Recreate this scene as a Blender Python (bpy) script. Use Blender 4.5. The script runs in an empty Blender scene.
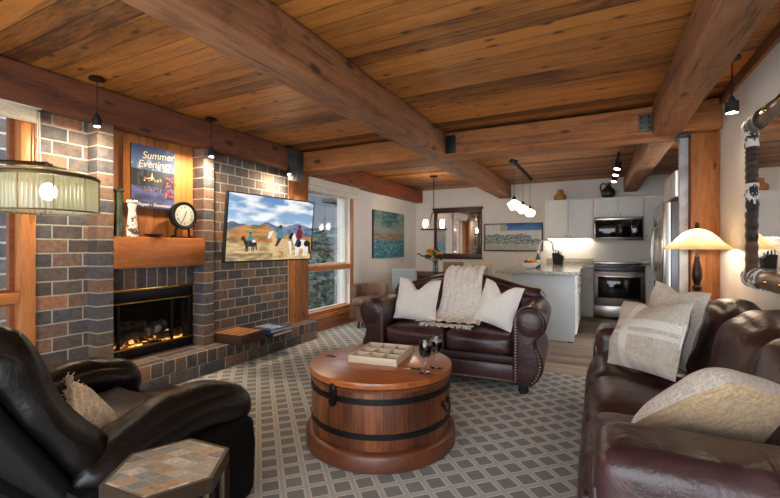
import bpy, bmesh, math, random
from mathutils import Vector, Matrix, noise
PI = math.pi
scene = bpy.context.scene
COL = scene.collection
rnd = random.Random(11)

# ---------------------------------------------------------------- node helpers
class NB:
    def __init__(s, name):
        s.m = bpy.data.materials.new(name); s.m.use_nodes = True
        s.nt = s.m.node_tree; s.nt.nodes.clear()
        s.out = s.nt.nodes.new('ShaderNodeOutputMaterial')
    def put(s, sock, v):
        if isinstance(v, bpy.types.NodeSocket): s.nt.links.new(v, sock)
        elif v is not None:
            if sock.type == 'RGBA' and len(v) == 3: v = (*v, 1)
            sock.default_value = v
    def new(s, t, **kw):
        n = s.nt.nodes.new('ShaderNode' + t)
        for k, v in kw.items():
            if hasattr(n, k) and k not in n.inputs: setattr(n, k, v)
            else: s.put(n.inputs[k], v)
        return n
    def math(s, op, a, b=None, c=None, clamp=False):
        n = s.new('Math', operation=op, use_clamp=clamp)
        s.put(n.inputs[0], a)
        if b is not None: s.put(n.inputs[1], b)
        if c is not None: s.put(n.inputs[2], c)
        return n.outputs[0]
    def mix(s, f, a, b, mode='MIX'):
        n = s.new('Mix', data_type='RGBA', blend_type=mode)
        s.put(n.inputs[0], f); s.put(n.inputs[6], a); s.put(n.inputs[7], b)
        return n.outputs[2]
    def ramp(s, f, stops, interp='LINEAR'):
        n = s.new('ValToRGB'); s.put(n.inputs[0], f)
        cr = n.color_ramp; cr.interpolation = interp
        while len(cr.elements) < len(stops): cr.elements.new(0.5)
        for e, (p, c) in zip(cr.elements, stops):
            e.position = p; e.color = (*c, 1) if not isinstance(c, (int, float)) else (c, c, c, 1)
        return n.outputs[0]
    def step(s, v, a, b):
        n = s.new('MapRange', interpolation_type='SMOOTHSTEP')
        s.put(n.inputs[0], v); s.put(n.inputs[1], a); s.put(n.inputs[2], b)
        return n.outputs[0]
    def coord(s, kind='Object'):
        return s.new('TexCoord').outputs[kind]
    def mapping(s, v, scale=(1, 1, 1), rot=(0, 0, 0), loc=(0, 0, 0)):
        n = s.new('Mapping'); s.put(n.inputs[0], v)
        n.inputs['Scale'].default_value = scale; n.inputs['Rotation'].default_value = rot
        n.inputs['Location'].default_value = loc
        return n.outputs[0]
    def noise(s, v, scale=5, detail=3, rough=.5, dist=0, col=False, w=None):
        n = s.new('TexNoise')
        if w is not None:
            n.noise_dimensions = '4D'; s.put(n.inputs['W'], w)
        s.put(n.inputs['Vector'], v); n.inputs['Scale'].default_value = scale
        n.inputs['Detail'].default_value = detail; n.inputs['Roughness'].default_value = rough
        n.inputs['Distortion'].default_value = dist
        return n.outputs['Color' if col else 'Fac']
    def vor(s, v, scale=5, feature='F1', out='Distance', rand=1):
        n = s.new('TexVoronoi', feature=feature); s.put(n.inputs['Vector'], v)
        n.inputs['Scale'].default_value = scale; n.inputs['Randomness'].default_value = rand
        return n.outputs[out]
    def white(s, v):
        n = s.new('TexWhiteNoise', noise_dimensions='3D'); s.put(n.inputs['Vector'], v)
        return n.outputs['Value']
    def sep(s, v):
        n = s.new('SeparateXYZ'); s.put(n.inputs[0], v); return n.outputs
    def comb(s, x, y, z=0.0):
        n = s.new('CombineXYZ'); s.put(n.inputs[0], x); s.put(n.inputs[1], y); s.put(n.inputs[2], z)
        return n.outputs[0]
    def bump(s, h, strength=.3, dist=.01, prev=None):
        n = s.new('Bump'); s.put(n.inputs['Height'], h)
        n.inputs['Strength'].default_value = strength; n.inputs['Distance'].default_value = dist
        if prev is not None: s.put(n.inputs['Normal'], prev)
        return n.outputs[0]
    def pbsdf(s, color, rough=.5, metal=0.0, normal=None, **kw):
        n = s.new('BsdfPrincipled')
        s.put(n.inputs['Base Color'], color); s.put(n.inputs['Roughness'], rough)
        s.put(n.inputs['Metallic'], metal)
        if normal is not None: s.put(n.inputs['Normal'], normal)
        for k, v in kw.items(): s.put(n.inputs[k.replace('_', ' ')], v)
        s.nt.links.new(n.outputs[0], s.out.inputs[0])
        return s.m
    def surf(s, sh):
        s.nt.links.new(sh, s.out.inputs[0]); return s.m

def srgb(r, g, b):
    f = lambda c: ((c/255)/12.92 if c/255 <= .04045 else ((c/255+.055)/1.055)**2.4)
    return (f(r), f(g), f(b))

def flat(name, c, rough=.5, metal=0, var=.12, vs=6, bump=0, bs=200, **kw):
    b = NB(name); v = b.coord()
    n = b.noise(v, vs, 4)
    col = b.mix(b.step(n, .3, .7), tuple(x*(1-var) for x in c), tuple(min(1, x*(1+var)) for x in c))
    nm = b.bump(b.noise(v, bs, 2), bump, .003) if bump else None
    return b.pbsdf(col, rough, metal, nm, **kw)

def wood(name, c1, c2, axis='X', rough=.5, scale=1.0, knots=.5, cknot=None, bump=.15, planks=None, coat=0, streak=0):
    """grain stretched along a local axis; planks=(axis letter, width) adds board joints"""
    b = NB(name); v = b.coord()
    st = {'X': (.12, 1, 1), 'Y': (1, .12, 1), 'Z': (1, 1, .12)}[axis]
    w = None; joint = None
    if planks:
        pa, pw = planks
        c = b.sep(v)['XYZ'.index(pa)]
        q = b.math('DIVIDE', c, pw); fl = b.math('FLOOR', q); fr = b.math('FRACT', q)
        w = b.white(b.comb(fl, 3.3, 1.7))
        edge = b.math('MINIMUM', fr, b.math('SUBTRACT', 1.0, fr))
        joint = b.step(edge, 0.0, .035)
    vv = b.mapping(v, tuple(x*scale for x in st))
    n1 = b.noise(vv, 9, 8, .68, .8, w=b.math('MULTIPLY', w, 40.0) if w else 0.0)
    n2 = b.noise(vv, 60, 3, .6, .2, w=b.math('MULTIPLY', w, 17.0) if w else 0.0)
    f = b.math('ADD', b.math('MULTIPLY', n1, .75), b.math('MULTIPLY', n2, .35))
    if w: f = b.math('ADD', f, b.math('MULTIPLY', b.math('SUBTRACT', w, .5), .38))
    col = b.ramp(f, [(.36, tuple(x*.8 for x in c1)), (.5, tuple((x+y)/2 for x, y in zip(c1, c2))), (.68, c2)])
    if streak:
        sv = b.mapping(v, {'X': (.035, 1, 1), 'Y': (1, .035, 1), 'Z': (1, 1, .035)}[axis])
        s1 = b.noise(sv, 26*scale, 4, .7, .3, w=b.math('MULTIPLY', w, 23.0) if w else 0.0)
        col = b.mix(b.math('MULTIPLY', b.step(s1, .56, .70), streak), col, tuple(x*.3 for x in c1))
        s2 = b.noise(b.mapping(v, (.8, .8, .8)), 3.0, 4, .6, 1.0)
        col = b.mix(b.math('MULTIPLY', b.step(s2, .56, .74), streak*.6), col, tuple(x*.45 for x in c1))
    if knots:
        kv = b.mapping(v, {'X': (.45, 1, 1), 'Y': (1, .45, 1), 'Z': (1, 1, .45)}[axis])
        kv = b.new('VectorMath', operation='ADD').outputs[0] if False else kv
        nn = b.new('TexVoronoi'); nn.inputs['Scale'].default_value = 6*scale
        if planks: nn.voronoi_dimensions = '2D'; lo, hi = .03, .15
        else: lo, hi = .09, .21
        b.put(nn.inputs['Vector'], kv)
        d = b.math('ADD', nn.outputs['Distance'], b.math('MULTIPLY', b.math('SUBTRACT', n2, .5), .08))
        sel = b.math('LESS_THAN', b.sep(nn.outputs['Color'])[0], knots)
        k = b.math('MULTIPLY', b.math('SUBTRACT', 1.0, b.step(d, lo, hi)), sel)
        col = b.mix(b.math('MULTIPLY', k, .85), col, cknot or tuple(x*.25 for x in c1))
    h = f
    if joint:
        col = b.mix(joint, tuple(x*.22 for x in c1), col)
        h = b.math('ADD', b.math('MULTIPLY', f, .15), joint)
    nm = b.bump(h, bump if not joint else .5, .004)
    kw = {'Coat_Weight': coat, 'Coat_Roughness': .25} if coat else {}
    return b.pbsdf(col, rough, 0, nm, **kw)

def brick(name, bl=.205, ch=.107, mortar=.0095, off=.5, phase=(0, 0), seed=0.0):
    b = NB(name); x, y, z = b.sep(b.coord('UV'))
    x = b.math('ADD', x, phase[0]); y = b.math('ADD', y, phase[1])
    wob = b.noise(b.coord('UV'), 14, 2)
    wy = b.math('ADD', y, b.math('MULTIPLY', b.math('SUBTRACT', wob, .5), .006))
    r = b.math('DIVIDE', wy, ch); row = b.math('FLOOR', r); fy = b.math('FRACT', r)
    odd = b.math('MODULO', b.math('ABSOLUTE', row), 2.0)
    q = b.math('ADD', b.math('DIVIDE', x, bl), b.math('MULTIPLY', odd, off))
    cx = b.math('FLOOR', q); fx = b.math('FRACT', q)
    ex = b.math('MULTIPLY', b.math('MINIMUM', fx, b.math('SUBTRACT', 1.0, fx)), bl)
    ey = b.math('MULTIPLY', b.math('MINIMUM', fy, b.math('SUBTRACT', 1.0, fy)), ch)
    e = b.math('ADD', b.math('MINIMUM', ex, ey), b.math('MULTIPLY', b.math('SUBTRACT', b.noise(b.coord('UV'), 60, 2), .5), .004))
    m = b.step(e, mortar*.4, mortar*.75)
    w = b.white(b.comb(cx, row, seed)); w2 = b.white(b.comb(cx, row, seed+5.5))
    col = b.ramp(w, [(0, srgb(78, 77, 80)), (.2, srgb(98, 86, 79)), (.4, srgb(88, 86, 90)), (.56, srgb(118, 96, 82)),
                     (.72, srgb(82, 74, 72)), (.86, srgb(132, 102, 84)), (.96, srgb(160, 112, 84))], 'CONSTANT')
    n = b.noise(b.coord('UV'), 30, 5, .7, w=b.math('MULTIPLY', w2, 20.0))
    col = b.mix(1.0, col, b.ramp(n, [(.3, .55), (.55, 1.0), (.75, 1.45)]), 'MULTIPLY')
    big = b.noise(b.coord('UV'), 9, 3, w=b.math('MULTIPLY', w2, 31.0))
    col = b.mix(b.math('MULTIPLY', b.step(big, .5, .7), .45), col, srgb(120, 100, 88))
    mort = b.mix(b.noise(b.coord('UV'), 25, 3), srgb(146, 140, 131), srgb(182, 175, 164))
    c = b.mix(m, mort, col)
    h = b.math('ADD', m, b.math('MULTIPLY', n, .35))
    return b.pbsdf(c, .8, 0, b.bump(h, .6, .008))

def leather(name, c, c2, rough=.34, wr=14, ws=.35, spec=.5):
    b = NB(name); v = b.coord()
    n = b.noise(v, 3.5, 4, .6, .4)
    col = b.mix(b.step(n, .35, .7), c, c2)
    g = b.vor(v, 260, 'F1'); wv = b.noise(v, wr, 4, .55, 1.2)
    nm = b.bump(g, .12, .002); nm = b.bump(wv, ws, .012, nm)
    r = b.math('ADD', rough-.08, b.math('MULTIPLY', b.noise(v, 8, 3), .2))
    return b.pbsdf(col, r, 0, nm, Specular_IOR_Level=spec)

def fabric(name, c, scale=900, var=.2, bump=.25, stripes=None):
    b = NB(name); v = b.coord()
    x, y, z = b.sep(v)
    w1 = b.noise(b.mapping(v, (1, .08, 1)), scale*.35, 2); w2 = b.noise(b.mapping(v, (.08, 1, 1)), scale*.35, 2)
    t = b.math('ADD', b.math('MULTIPLY', w1, .5), b.math('MULTIPLY', w2, .5))
    col = b.mix(b.step(t, .35, .65), tuple(k*(1-var) for k in c), tuple(min(1, k*(1+var*.6)) for k in c))
    return b.pbsdf(col, .92, 0, b.bump(t, bump, .004), Sheen_Weight=.2)

def emit(name, c, strength):
    b = NB(name); e = b.new('Emission', Color=c, Strength=strength)
    return b.surf(e.outputs[0])

def vcol(name, rough=.6, emission=0.0):
    b = NB(name); a = b.new('VertexColor'); a.layer_name = 'Col'
    if emission:
        n = b.new('BsdfPrincipled'); n.inputs['Base Color'].default_value = (.01, .01, .01, 1)
        n.inputs['Roughness'].default_value = .25
        b.put(n.inputs['Emission Color'], a.outputs[0]); n.inputs['Emission Strength'].default_value = emission
        return b.surf(n.outputs[0])
    return b.pbsdf(a.outputs[0], rough)

def glasspane(name, tint=(1, 1, 1), refl=.08):
    b = NB(name)
    t = b.new('BsdfTransparent', Color=tint); g = b.new('BsdfGlossy', Roughness=.02)
    f = b.new('LayerWeight', Blend=.25)
    fac = b.math('ADD', refl, b.math('MULTIPLY', f.outputs['Fresnel'], .35), clamp=True)
    mx = b.new('MixShader'); b.put(mx.inputs[0], fac)
    b.nt.links.new(t.outputs[0], mx.inputs[1]); b.nt.links.new(g.outputs[0], mx.inputs[2])
    return b.surf(mx.outputs[0])

def shadeglass(name, c, trans=.15, texture=0):
    """frosted lamp glass: diffuse + translucent + a little see-through"""
    b = NB(name); v = b.coord()
    col = c
    if texture:
        n = b.noise(v, texture, 4, .6, .8)
        col = b.mix(b.step(n, .35, .7), tuple(x*.72 for x in c), c)
    d = b.new('BsdfDiffuse', Color=col); t = b.new('BsdfTranslucent', Color=col)
    m1 = b.new('MixShader'); m1.inputs[0].default_value = .6
    b.nt.links.new(d.outputs[0], m1.inputs[1]); b.nt.links.new(t.outputs[0], m1.inputs[2])
    tr = b.new('BsdfTransparent'); m2 = b.new('MixShader'); m2.inputs[0].default_value = trans
    b.nt.links.new(m1.outputs[0], m2.inputs[1]); b.nt.links.new(tr.outputs[0], m2.inputs[2])
    g = b.new('BsdfGlossy', Roughness=.15); m3 = b.new('MixShader'); m3.inputs[0].default_value = .05
    b.nt.links.new(m2.outputs[0], m3.inputs[1]); b.nt.links.new(g.outputs[0], m3.inputs[2])
    return b.surf(m3.outputs[0])

# ---------------------------------------------------------------- mesh helpers
class MB:
    def __init__(s): s.v = []; s.f = []; s.mi = []; s.sm = []; s.M = Matrix.Identity(4); s.uv = {}
    def add(s, verts, faces, mat=0, smooth=False):
        o = len(s.v); s.v += [s.M @ Vector(p) for p in verts]
        for f in faces:
            s.f.append(tuple(i+o for i in f)); s.mi.append(mat); s.sm.append(smooth)
        return s
    def frombm(s, bm, mat=0, smooth=False):
        bm.verts.index_update()
        s.add([v.co.copy() for v in bm.verts], [[v.index for v in f.verts] for f in bm.faces], mat, smooth); bm.free(); return s
    def box(s, x0, y0, z0, x1, y1, z1, bev=0, seg=2, mat=0):
        bm = bmesh.new(); bmesh.ops.create_cube(bm, size=1)
        for v in bm.verts:
            v.co = Vector((x0 if v.co.x < 0 else x1, y0 if v.co.y < 0 else y1, z0 if v.co.z < 0 else z1))
        if bev: bmesh.ops.bevel(bm, geom=bm.edges[:], offset=min(bev, .49*min(abs(x1-x0), abs(y1-y0), abs(z1-z0))), segments=seg, affect='EDGES', profile=.5)
        return s.frombm(bm, mat, bool(bev) and seg > 1)
    def cyl(s, p0, p1, r0, r1=None, n=16, mat=0, cap=True):
        return s.tube([p0, p1], [r0, r0 if r1 is None else r1], n, mat, cap)
    def tube(s, pts, r, n=8, mat=0, cap=True, closed=False):
        pts = [Vector(p) for p in pts]; k = len(pts)
        if not isinstance(r, (list, tuple)): r = [r]*k
        ref = None; rings = []
        for i in range(k):
            a = pts[(i-1) % k] if closed or i > 0 else pts[i]; b = pts[(i+1) % k] if closed or i < k-1 else pts[i]
            t = (b-a).normalized()
            if ref is None: ref = t.orthogonal().normalized()
            ref = (ref - t*ref.dot(t)); ref = ref.normalized() if ref.length > 1e-6 else t.orthogonal().normalized()
            bi = t.cross(ref)
            rings.append([pts[i] + (ref*math.cos(2*PI*j/n) + bi*math.sin(2*PI*j/n))*r[i] for j in range(n)])
        vs = [p for q in rings for p in q]; fs = []
        for i in range(k if closed else k-1):
            i2 = (i+1) % k
            for j in range(n): fs.append((i*n+j, i*n+(j+1) % n, i2*n+(j+1) % n, i2*n+j))
        s.add(vs, fs, mat, True)
        if cap and not closed:
            s.add(rings[0], [tuple(range(n))[::-1]], mat); s.add(rings[-1], [tuple(range(n))], mat)
        return s
    def lathe(s, prof, n=24, c=(0, 0, 0), mat=0, caps=True):
        vs = []; fs = []; k = len(prof)
        for r, z in prof:
            for j in range(n):
                a = 2*PI*j/n; vs.append((c[0]+r*math.cos(a), c[1]+r*math.sin(a), c[2]+z))
        for i in range(k-1):
            for j in range(n): fs.append((i*n+j, i*n+(j+1) % n, (i+1)*n+(j+1) % n, (i+1)*n+j))
        s.add(vs, fs, mat, True)
        if caps:
            if prof[0][0] > 1e-4: s.add(vs[:n], [tuple(range(n))[::-1]], mat)
            if prof[-1][0] > 1e-4: s.add(vs[-n:], [tuple(range(n))], mat)
        return s
    def sphere(s, c, r, n=12, mat=0, sc=(1, 1, 1)):
        m = max(6, n//2+1)
        vs = []; fs = []
        for i in range(m+1):
            t = PI*i/m
            for j in range(n):
                a = 2*PI*j/n
                vs.append((c[0]+r*sc[0]*math.sin(t)*math.cos(a), c[1]+r*sc[1]*math.sin(t)*math.sin(a), c[2]-r*sc[2]*math.cos(t)))
        for i in range(m):
            for j in range(n): fs.append((i*n+j, i*n+(j+1) % n, (i+1)*n+(j+1) % n, (i+1)*n+j))
        return s.add(vs, fs, mat, True)
    def prism(s, outline, axis, a0, a1, bev=0, seg=2, mat=0, smooth=True):
        """outline of 2D points; axis 'X' -> (y,z), 'Y' -> (x,z), 'Z' -> (x,y), extruded a0..a1"""
        def P(p, a): return {'X': (a, p[0], p[1]), 'Y': (p[0], a, p[1]), 'Z': (p[0], p[1], a)}[axis]
        bm = bmesh.new(); A = [bm.verts.new(P(p, a0)) for p in outline]; B = [bm.verts.new(P(p, a1)) for p in outline]
        n = len(outline); f0 = bm.faces.new(A); f1 = bm.faces.new(B[::-1])
        for i in range(n): bm.faces.new((A[i], B[i], B[(i+1) % n], A[(i+1) % n]))
        bmesh.ops.recalc_face_normals(bm, faces=bm.faces[:])
        if bev: bmesh.ops.bevel(bm, geom=list(set(f0.edges[:]+f1.edges[:])), offset=bev, segments=seg, affect='EDGES', profile=.5)
        return s.frombm(bm, mat, smooth)
    def grid(s, fn, nu, nv, mat=0, smooth=True, flip=False):
        vs = [fn(i/nu, j/nv) for j in range(nv+1) for i in range(nu+1)]
        fs = []
        for j in range(nv):
            for i in range(nu):
                a = j*(nu+1)+i; q = (a, a+1, a+nu+2, a+nu+1); fs.append(q[::-1] if flip else q)
        return s.add(vs, fs, mat, smooth)
    def puff(s, w, d, h, r=.08, bulge=(0, 0, .03), n=14, wr=.004, ws=6, seed=0, mat=0, warp=None):
        """soft upholstery block centred at the origin: rounded, bulging, lightly wrinkled"""
        bm = bmesh.new(); bmesh.ops.create_cube(bm, size=2)
        bmesh.ops.subdivide_edges(bm, edges=bm.edges[:], cuts=n, use_grid_fill=True)
        H = Vector((w/2, d/2, h/2)); r = min(r, .98*min(H))
        so = Vector((seed*3.1, seed*1.7, seed*.9))
        for v in bm.verts:
            a = v.co.copy()
            # concentrate samples near edges so the rounding stays smooth
            q = Vector([math.copysign(abs(k)**.75, k) for k in a])
            p = Vector((q.x*H.x, q.y*H.y, q.z*H.z))
            inner = Vector([max(-H[i]+r, min(H[i]-r, p[i])) for i in range(3)])
            dlt = p-inner
            nn = dlt.normalized() if dlt.length > 1e-6 else Vector((0, 0, 0))
            p = inner + nn*r if dlt.length > 1e-6 else p
            fx, fy, fz = 1-q.x*q.x, 1-q.y*q.y, 1-q.z*q.z
            p.x += math.copysign(1, q.x)*bulge[0]*fy*fz*abs(q.x)
            p.y += math.copysign(1, q.y)*bulge[1]*fx*fz*abs(q.y)
            p.z += math.copysign(1, q.z)*bulge[2]*fx*fy*abs(q.z)
            if wr: p += nn*wr*noise.noise(p*ws+so)*2 + Vector((0, 0, wr*noise.noise(p*ws*1.7+so)))
            if warp: p = Vector(warp(p))
            v.co = p
        return s.frombm(bm, mat, True)
    def pillow(s, w, h, t, n=18, pinch=.06, dent=0, seed=0, mat=0, wr=.008, floppy=0, mat2=None, tf=(1, 1), rc=0):
        """throw pillow in the local x-z plane, thickness along y, centred at the origin"""
        for side in (-1, 1):
            def fn(a, c):
                u, v = 2*a-1, 2*c-1
                ex, ez = 1-abs(u)**2.6, 1-abs(v)**2.6
                th = t/2*(max(ex, 0)*max(ez, 0))**.55*tf[0 if side < 0 else 1]
                x = u*w/2*(1-pinch*(1-v*v))*(1-rc*(u*v)**2); z = v*h/2*(1-pinch*(1-u*u))*(1-rc*(u*v)**2)
                if dent and v > 0: z -= dent*math.exp(-(u/.32)**2)*v**1.2
                y = side*th
                k = noise.noise(Vector((u*1.6+seed, v*1.6, side*.7)))
                y += wr*k*2*min(1, th*20) + floppy*u*u*.5
                x += wr*noise.noise(Vector((v*2, seed, 3)))*abs(u)
                return (x, y, z)
            s.grid(fn, n, n, mat if side < 0 or mat2 is None else mat2, True, flip=(side > 0))
        return s
    def build(s, name, mats, parent=None, loc=None, uvscale=1.0, sharp=40, merge=0):
        me = bpy.data.meshes.new(name)
        me.from_pydata([tuple(v) for v in s.v], [], s.f)
        if not isinstance(mats, (list, tuple)): mats = [mats]
        for m in mats: me.materials.append(m)
        me.polygons.foreach_set('material_index', s.mi); me.polygons.foreach_set('use_smooth', s.sm)
        if merge:
            bm = bmesh.new(); bm.from_mesh(me); bmesh.ops.remove_doubles(bm, verts=bm.verts, dist=merge)
            bmesh.ops.recalc_face_normals(bm, faces=bm.faces[:]); bm.to_mesh(me); bm.free()
        me.update()
        if any(s.sm): me.set_sharp_from_angle(angle=math.radians(sharp))
        uv = me.uv_layers.new(name='UVMap').data
        for p in me.polygons:
            n = p.normal; ax = max(range(3), key=lambda i: abs(n[i]))
            for li in p.loop_indices:
                c = me.vertices[me.loops[li].vertex_index].co
                uv[li].uv = ((c.y, c.z), (c.x, c.z), (c.x, c.y))[ax]
        o = bpy.data.objects.new(name, me); COL.objects.link(o)
        if parent is not None: o.parent = parent
        if loc is not None: o.location = loc
        return o

def T(x=0, y=0, z=0, rx=0, ry=0, rz=0):
    return Matrix.Translation((x, y, z)) @ Matrix.Rotation(rz, 4, 'Z') @ Matrix.Rotation(ry, 4, 'Y') @ Matrix.Rotation(rx, 4, 'X')

def tag(o, label, cat, group=None, kind=None):
    o['label'] = label; o['category'] = cat
    if group: o['group'] = group
    if kind: o['kind'] = kind
    return o
def thing(name, label, cat, loc=(0, 0, 0), rz=0, group=None):
    o = bpy.data.objects.new(name, None); COL.objects.link(o)
    o.empty_display_size = .1; o.location = loc; o.rotation_euler = (0, 0, rz)
    return tag(o, label, cat, group)
def structure(o, label=None, cat=None):
    o['kind'] = 'structure'
    if label: o['label'] = label
    if cat: o['category'] = cat
    return o
def dup(root, loc, rz=None, label=None):
    r = root.copy(); COL.objects.link(r); r.location = loc
    if rz is not None: r.rotation_euler = (0, 0, rz)
    if label: r['label'] = label
    for ch in list(root.children):
        c = ch.copy(); COL.objects.link(c); c.parent = r
        for g in list(ch.children):
            d = g.copy(); COL.objects.link(d); d.parent = c
    return r
def text_mesh(mb, txt, size, M, shear=0, mat=0, depth=.0004, spacing=1):
    cu = bpy.data.curves.new('t', 'FONT'); cu.body = txt; cu.size = size; cu.shear = shear; cu.extrude = depth
    cu.align_x = 'CENTER'; cu.space_character = spacing
    o = bpy.data.objects.new('t', cu); COL.objects.link(o)
    dg = bpy.context.evaluated_depsgraph_get(); dg.update()
    me = o.evaluated_get(dg).to_mesh()
    old = mb.M; mb.M = old @ M
    mb.add([v.co.copy() for v in me.vertices], [tuple(p.vertices) for p in me.polygons], mat)
    mb.M = old
    o.evaluated_get(dg).to_mesh_clear(); bpy.data.objects.remove(o); bpy.data.curves.remove(cu)

def paint(name, w, h, nu, nv, fn, shapes, mat, parent, M, thick=.003):
    """flat picture in the local x-z plane (front towards -y): colours from fn(u,v) per vertex plus cut-out shapes"""
    verts = []; faces = []; cols = []
    for j in range(nv+1):
        for i in range(nu+1):
            u, v = i/nu, j/nv
            verts.append(M @ Vector(((u-.5)*w, 0, (v-.5)*h))); cols.append(fn(u, v))
    for j in range(nv):
        for i in range(nu):
            a = j*(nu+1)+i; faces.append((a, a+1, a+nu+2, a+nu+1))
    for k, (pts, c) in enumerate(shapes):
        o = len(verts)
        for (u, v) in pts:
            verts.append(M @ Vector(((u-.5)*w, -.0003*(k+1), (v-.5)*h))); cols.append(c)
        f = tuple(range(o, o+len(pts)))
        area = sum(pts[i][0]*pts[(i+1) % len(pts)][1]-pts[(i+1) % len(pts)][0]*pts[i][1] for i in range(len(pts)))
        faces.append(f if area > 0 else f[::-1])
    me = bpy.data.meshes.new(name); me.from_pydata(verts, [], faces); me.materials.append(mat)
    ca = me.color_attributes.new('Col', 'FLOAT_COLOR', 'POINT')
    ca.data.foreach_set('color', [x for c in cols for x in (*c, 1)])
    me.update()
    o = bpy.data.objects.new(name, me); COL.objects.link(o); o.parent = parent
    return o
def nz(x, y, z=0): return noise.noise(Vector((x, y, z)))
def fbm(x, y, z=0, o=4):
    t = 0; a = 1
    for i in range(o): t += a*nz(x, y, z+i*7.3); x *= 2; y *= 2; a *= .5
    return t
def lerp(a, b, t): t = max(0, min(1, t)); return tuple(p+(q-p)*t for p, q in zip(a, b))
WORLD, EXPO = 3.7, 0.8
# ---------------------------------------------------------------- materials
M_ceil = wood('pine_planks', srgb(84, 46, 17), srgb(190, 122, 54), 'X', .5, 1.0, .5, srgb(44, 24, 12), planks=('Y', .135), streak=.7)
M_beamX = wood('beam_timber_x', srgb(96, 52, 24), srgb(176, 112, 58), 'X', .7, 1, .3, bump=.5, streak=.7)
M_beamY = wood('beam_timber_y', srgb(88, 54, 34), srgb(164, 112, 74), 'Y', .7, 1, .35, bump=.6, streak=.8)
M_beamDark = wood('beam_timber_dark', srgb(66, 34, 18), srgb(124, 70, 42), 'Y', .7, 1, .35, bump=.5, streak=.8)
M_beamRed = wood('beam_timber_red', srgb(98, 46, 24), srgb(154, 84, 48), 'Y', .65, 1, .3, bump=.4, streak=.6)
M_postZ = wood('post_timber', srgb(108, 58, 25), srgb(180, 114, 58), 'Z', .55, 1.5, .3, streak=.85)
M_frameY = wood('window_wood', srgb(160, 92, 46), srgb(206, 136, 78), 'Y', .45, 1.2, 0)
M_frameZ = wood('window_wood_z', srgb(160, 92, 46), srgb(206, 136, 78), 'Z', .45, 1.2, .1)
M_panel = wood('alcove_boards', srgb(112, 60, 25), srgb(186, 116, 54), 'Z', .5, 1, .25, planks=('Y', .14), streak=.5)
M_mantel = wood('mantel_wood', srgb(116, 60, 26), srgb(184, 112, 56), 'Y', .5, 1.1, .4, streak=.6)
M_ledge = wood('ledge_wood', srgb(112, 62, 34), srgb(158, 96, 56), 'Y', .5, 1, 0)
M_floor = wood('oak_floor', srgb(120, 100, 82), srgb(170, 148, 124), 'X', .4, 1, 0, planks=('Y', .16))
M_brick = brick('brick_wall', phase=(.07, -.012))
M_brickp = brick('brick_pillar', bl=9.0, phase=(4.5, -.012), off=0, seed=2)
M_soldier = brick('brick_soldier', bl=.1, ch=.2, phase=(.0, -.045), off=0, seed=3)
M_hearth1 = brick('brick_hearth_stretcher', bl=.3, ch=.117, phase=(.1, 0), seed=4)
M_hearth2 = brick('brick_hearth_header', bl=.112, ch=.4, phase=(.0, .1), off=0, seed=6)
M_white = flat('white_wall', srgb(232, 228, 222), .85, var=.02, bump=.1, bs=60)
M_whitep = flat('white_paint', srgb(236, 235, 231), .4, var=.015)
M_island = flat('island_paint', srgb(190, 198, 202), .45, var=.02)
M_black = flat('black_iron', (.012, .012, .013), .45, .6)
M_blackm = flat('black_matte', (.008, .008, .008), .7)
M_galv = flat('galvanized_steel', srgb(176, 180, 184), .5, .3, .25, 9)
M_galvd = flat('dark_bracket_steel', srgb(84, 84, 84), .55, .6, .25, 9)
M_brass = flat('brass', srgb(200, 160, 84), .25, 1.0)
M_bronze = flat('bronze', srgb(62, 48, 36), .4, .8)
M_steel = flat('stainless', srgb(190, 186, 180), .27, 1.0, .04, 3)
M_steeld = flat('dark_stainless', srgb(120, 122, 126), .35, .9, .05)
M_blkglass = flat('black_glass', (.006, .006, .007), .06)
M_nickel = flat('brushed_nickel', srgb(176, 170, 160), .3, 1.0)
M_chrome = flat('chrome', (.8, .8, .8), .08, 1.0, 0)
M_pane = glasspane('window_pane', (.96, .98, .98))
M_fireglass = glasspane('fire_glass', (.75, .75, .75), .04)
M_mirror = flat('mirror_glass', (.9, .9, .9), .015, 1.0, 0)
M_cream = flat('blind_cream', srgb(222, 214, 198), .8, var=.04)
M_cord = flat('cord_cream', srgb(200, 190, 170), .8)
M_sofaR = leather('leather_burgundy', srgb(50, 30, 31), srgb(72, 46, 46), .3)
M_love = leather('leather_oxblood', srgb(52, 31, 33), srgb(78, 51, 52), .3, 18, .3)
M_rec = leather('leather_espresso', srgb(13, 11, 11), srgb(21, 17, 16), .32, 14, .4, .32)
M_recb = flat('recliner_backcloth', srgb(8, 7, 7), .75, bump=.2, Specular_IOR_Level=.15)
M_nail = flat('nailhead', srgb(190, 170, 150), .35, .8)
M_linenw = fabric('pillow_offwhite', srgb(246, 244, 238), 700, .1)
M_lineng = fabric('pillow_linen_grey', srgb(214, 206, 194), 500, .3)
M_tan = fabric('pillow_tan', srgb(176, 148, 114), 420, .32)
M_knit = fabric('throw_knit', srgb(240, 235, 226), 300, .16, .4)
M_fringe = fabric('pillow_fringe', srgb(232, 224, 210), 300, .3, .5)
M_barrel = wood('barrel_wood', srgb(118, 60, 28), srgb(184, 110, 60), 'Z', .38, .9, .25, bump=.12, coat=.25)
M_barrelt = wood('barrel_top', srgb(124, 60, 25), srgb(186, 108, 54), 'X', .3, 1.4, .15, bump=.1, coat=.35, streak=.75)
M_plinth = wood('barrel_plinth', srgb(66, 31, 15), srgb(116, 62, 34), 'X', .42, 1, .1, coat=.2, streak=.6)
M_tray = wood('tray_wood', srgb(196, 176, 148), srgb(226, 210, 184), 'X', .6, 1.5, 0)
M_traybot = flat('tray_glass', srgb(176, 182, 176), .12, var=.25, vs=60)
M_wine = flat('red_wine', (.018, .002, .004), .05, 0, 0)
M_dwood = wood('dark_wood', srgb(44, 26, 20), srgb(78, 48, 36), 'X', .45, 1.2, 0)
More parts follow.
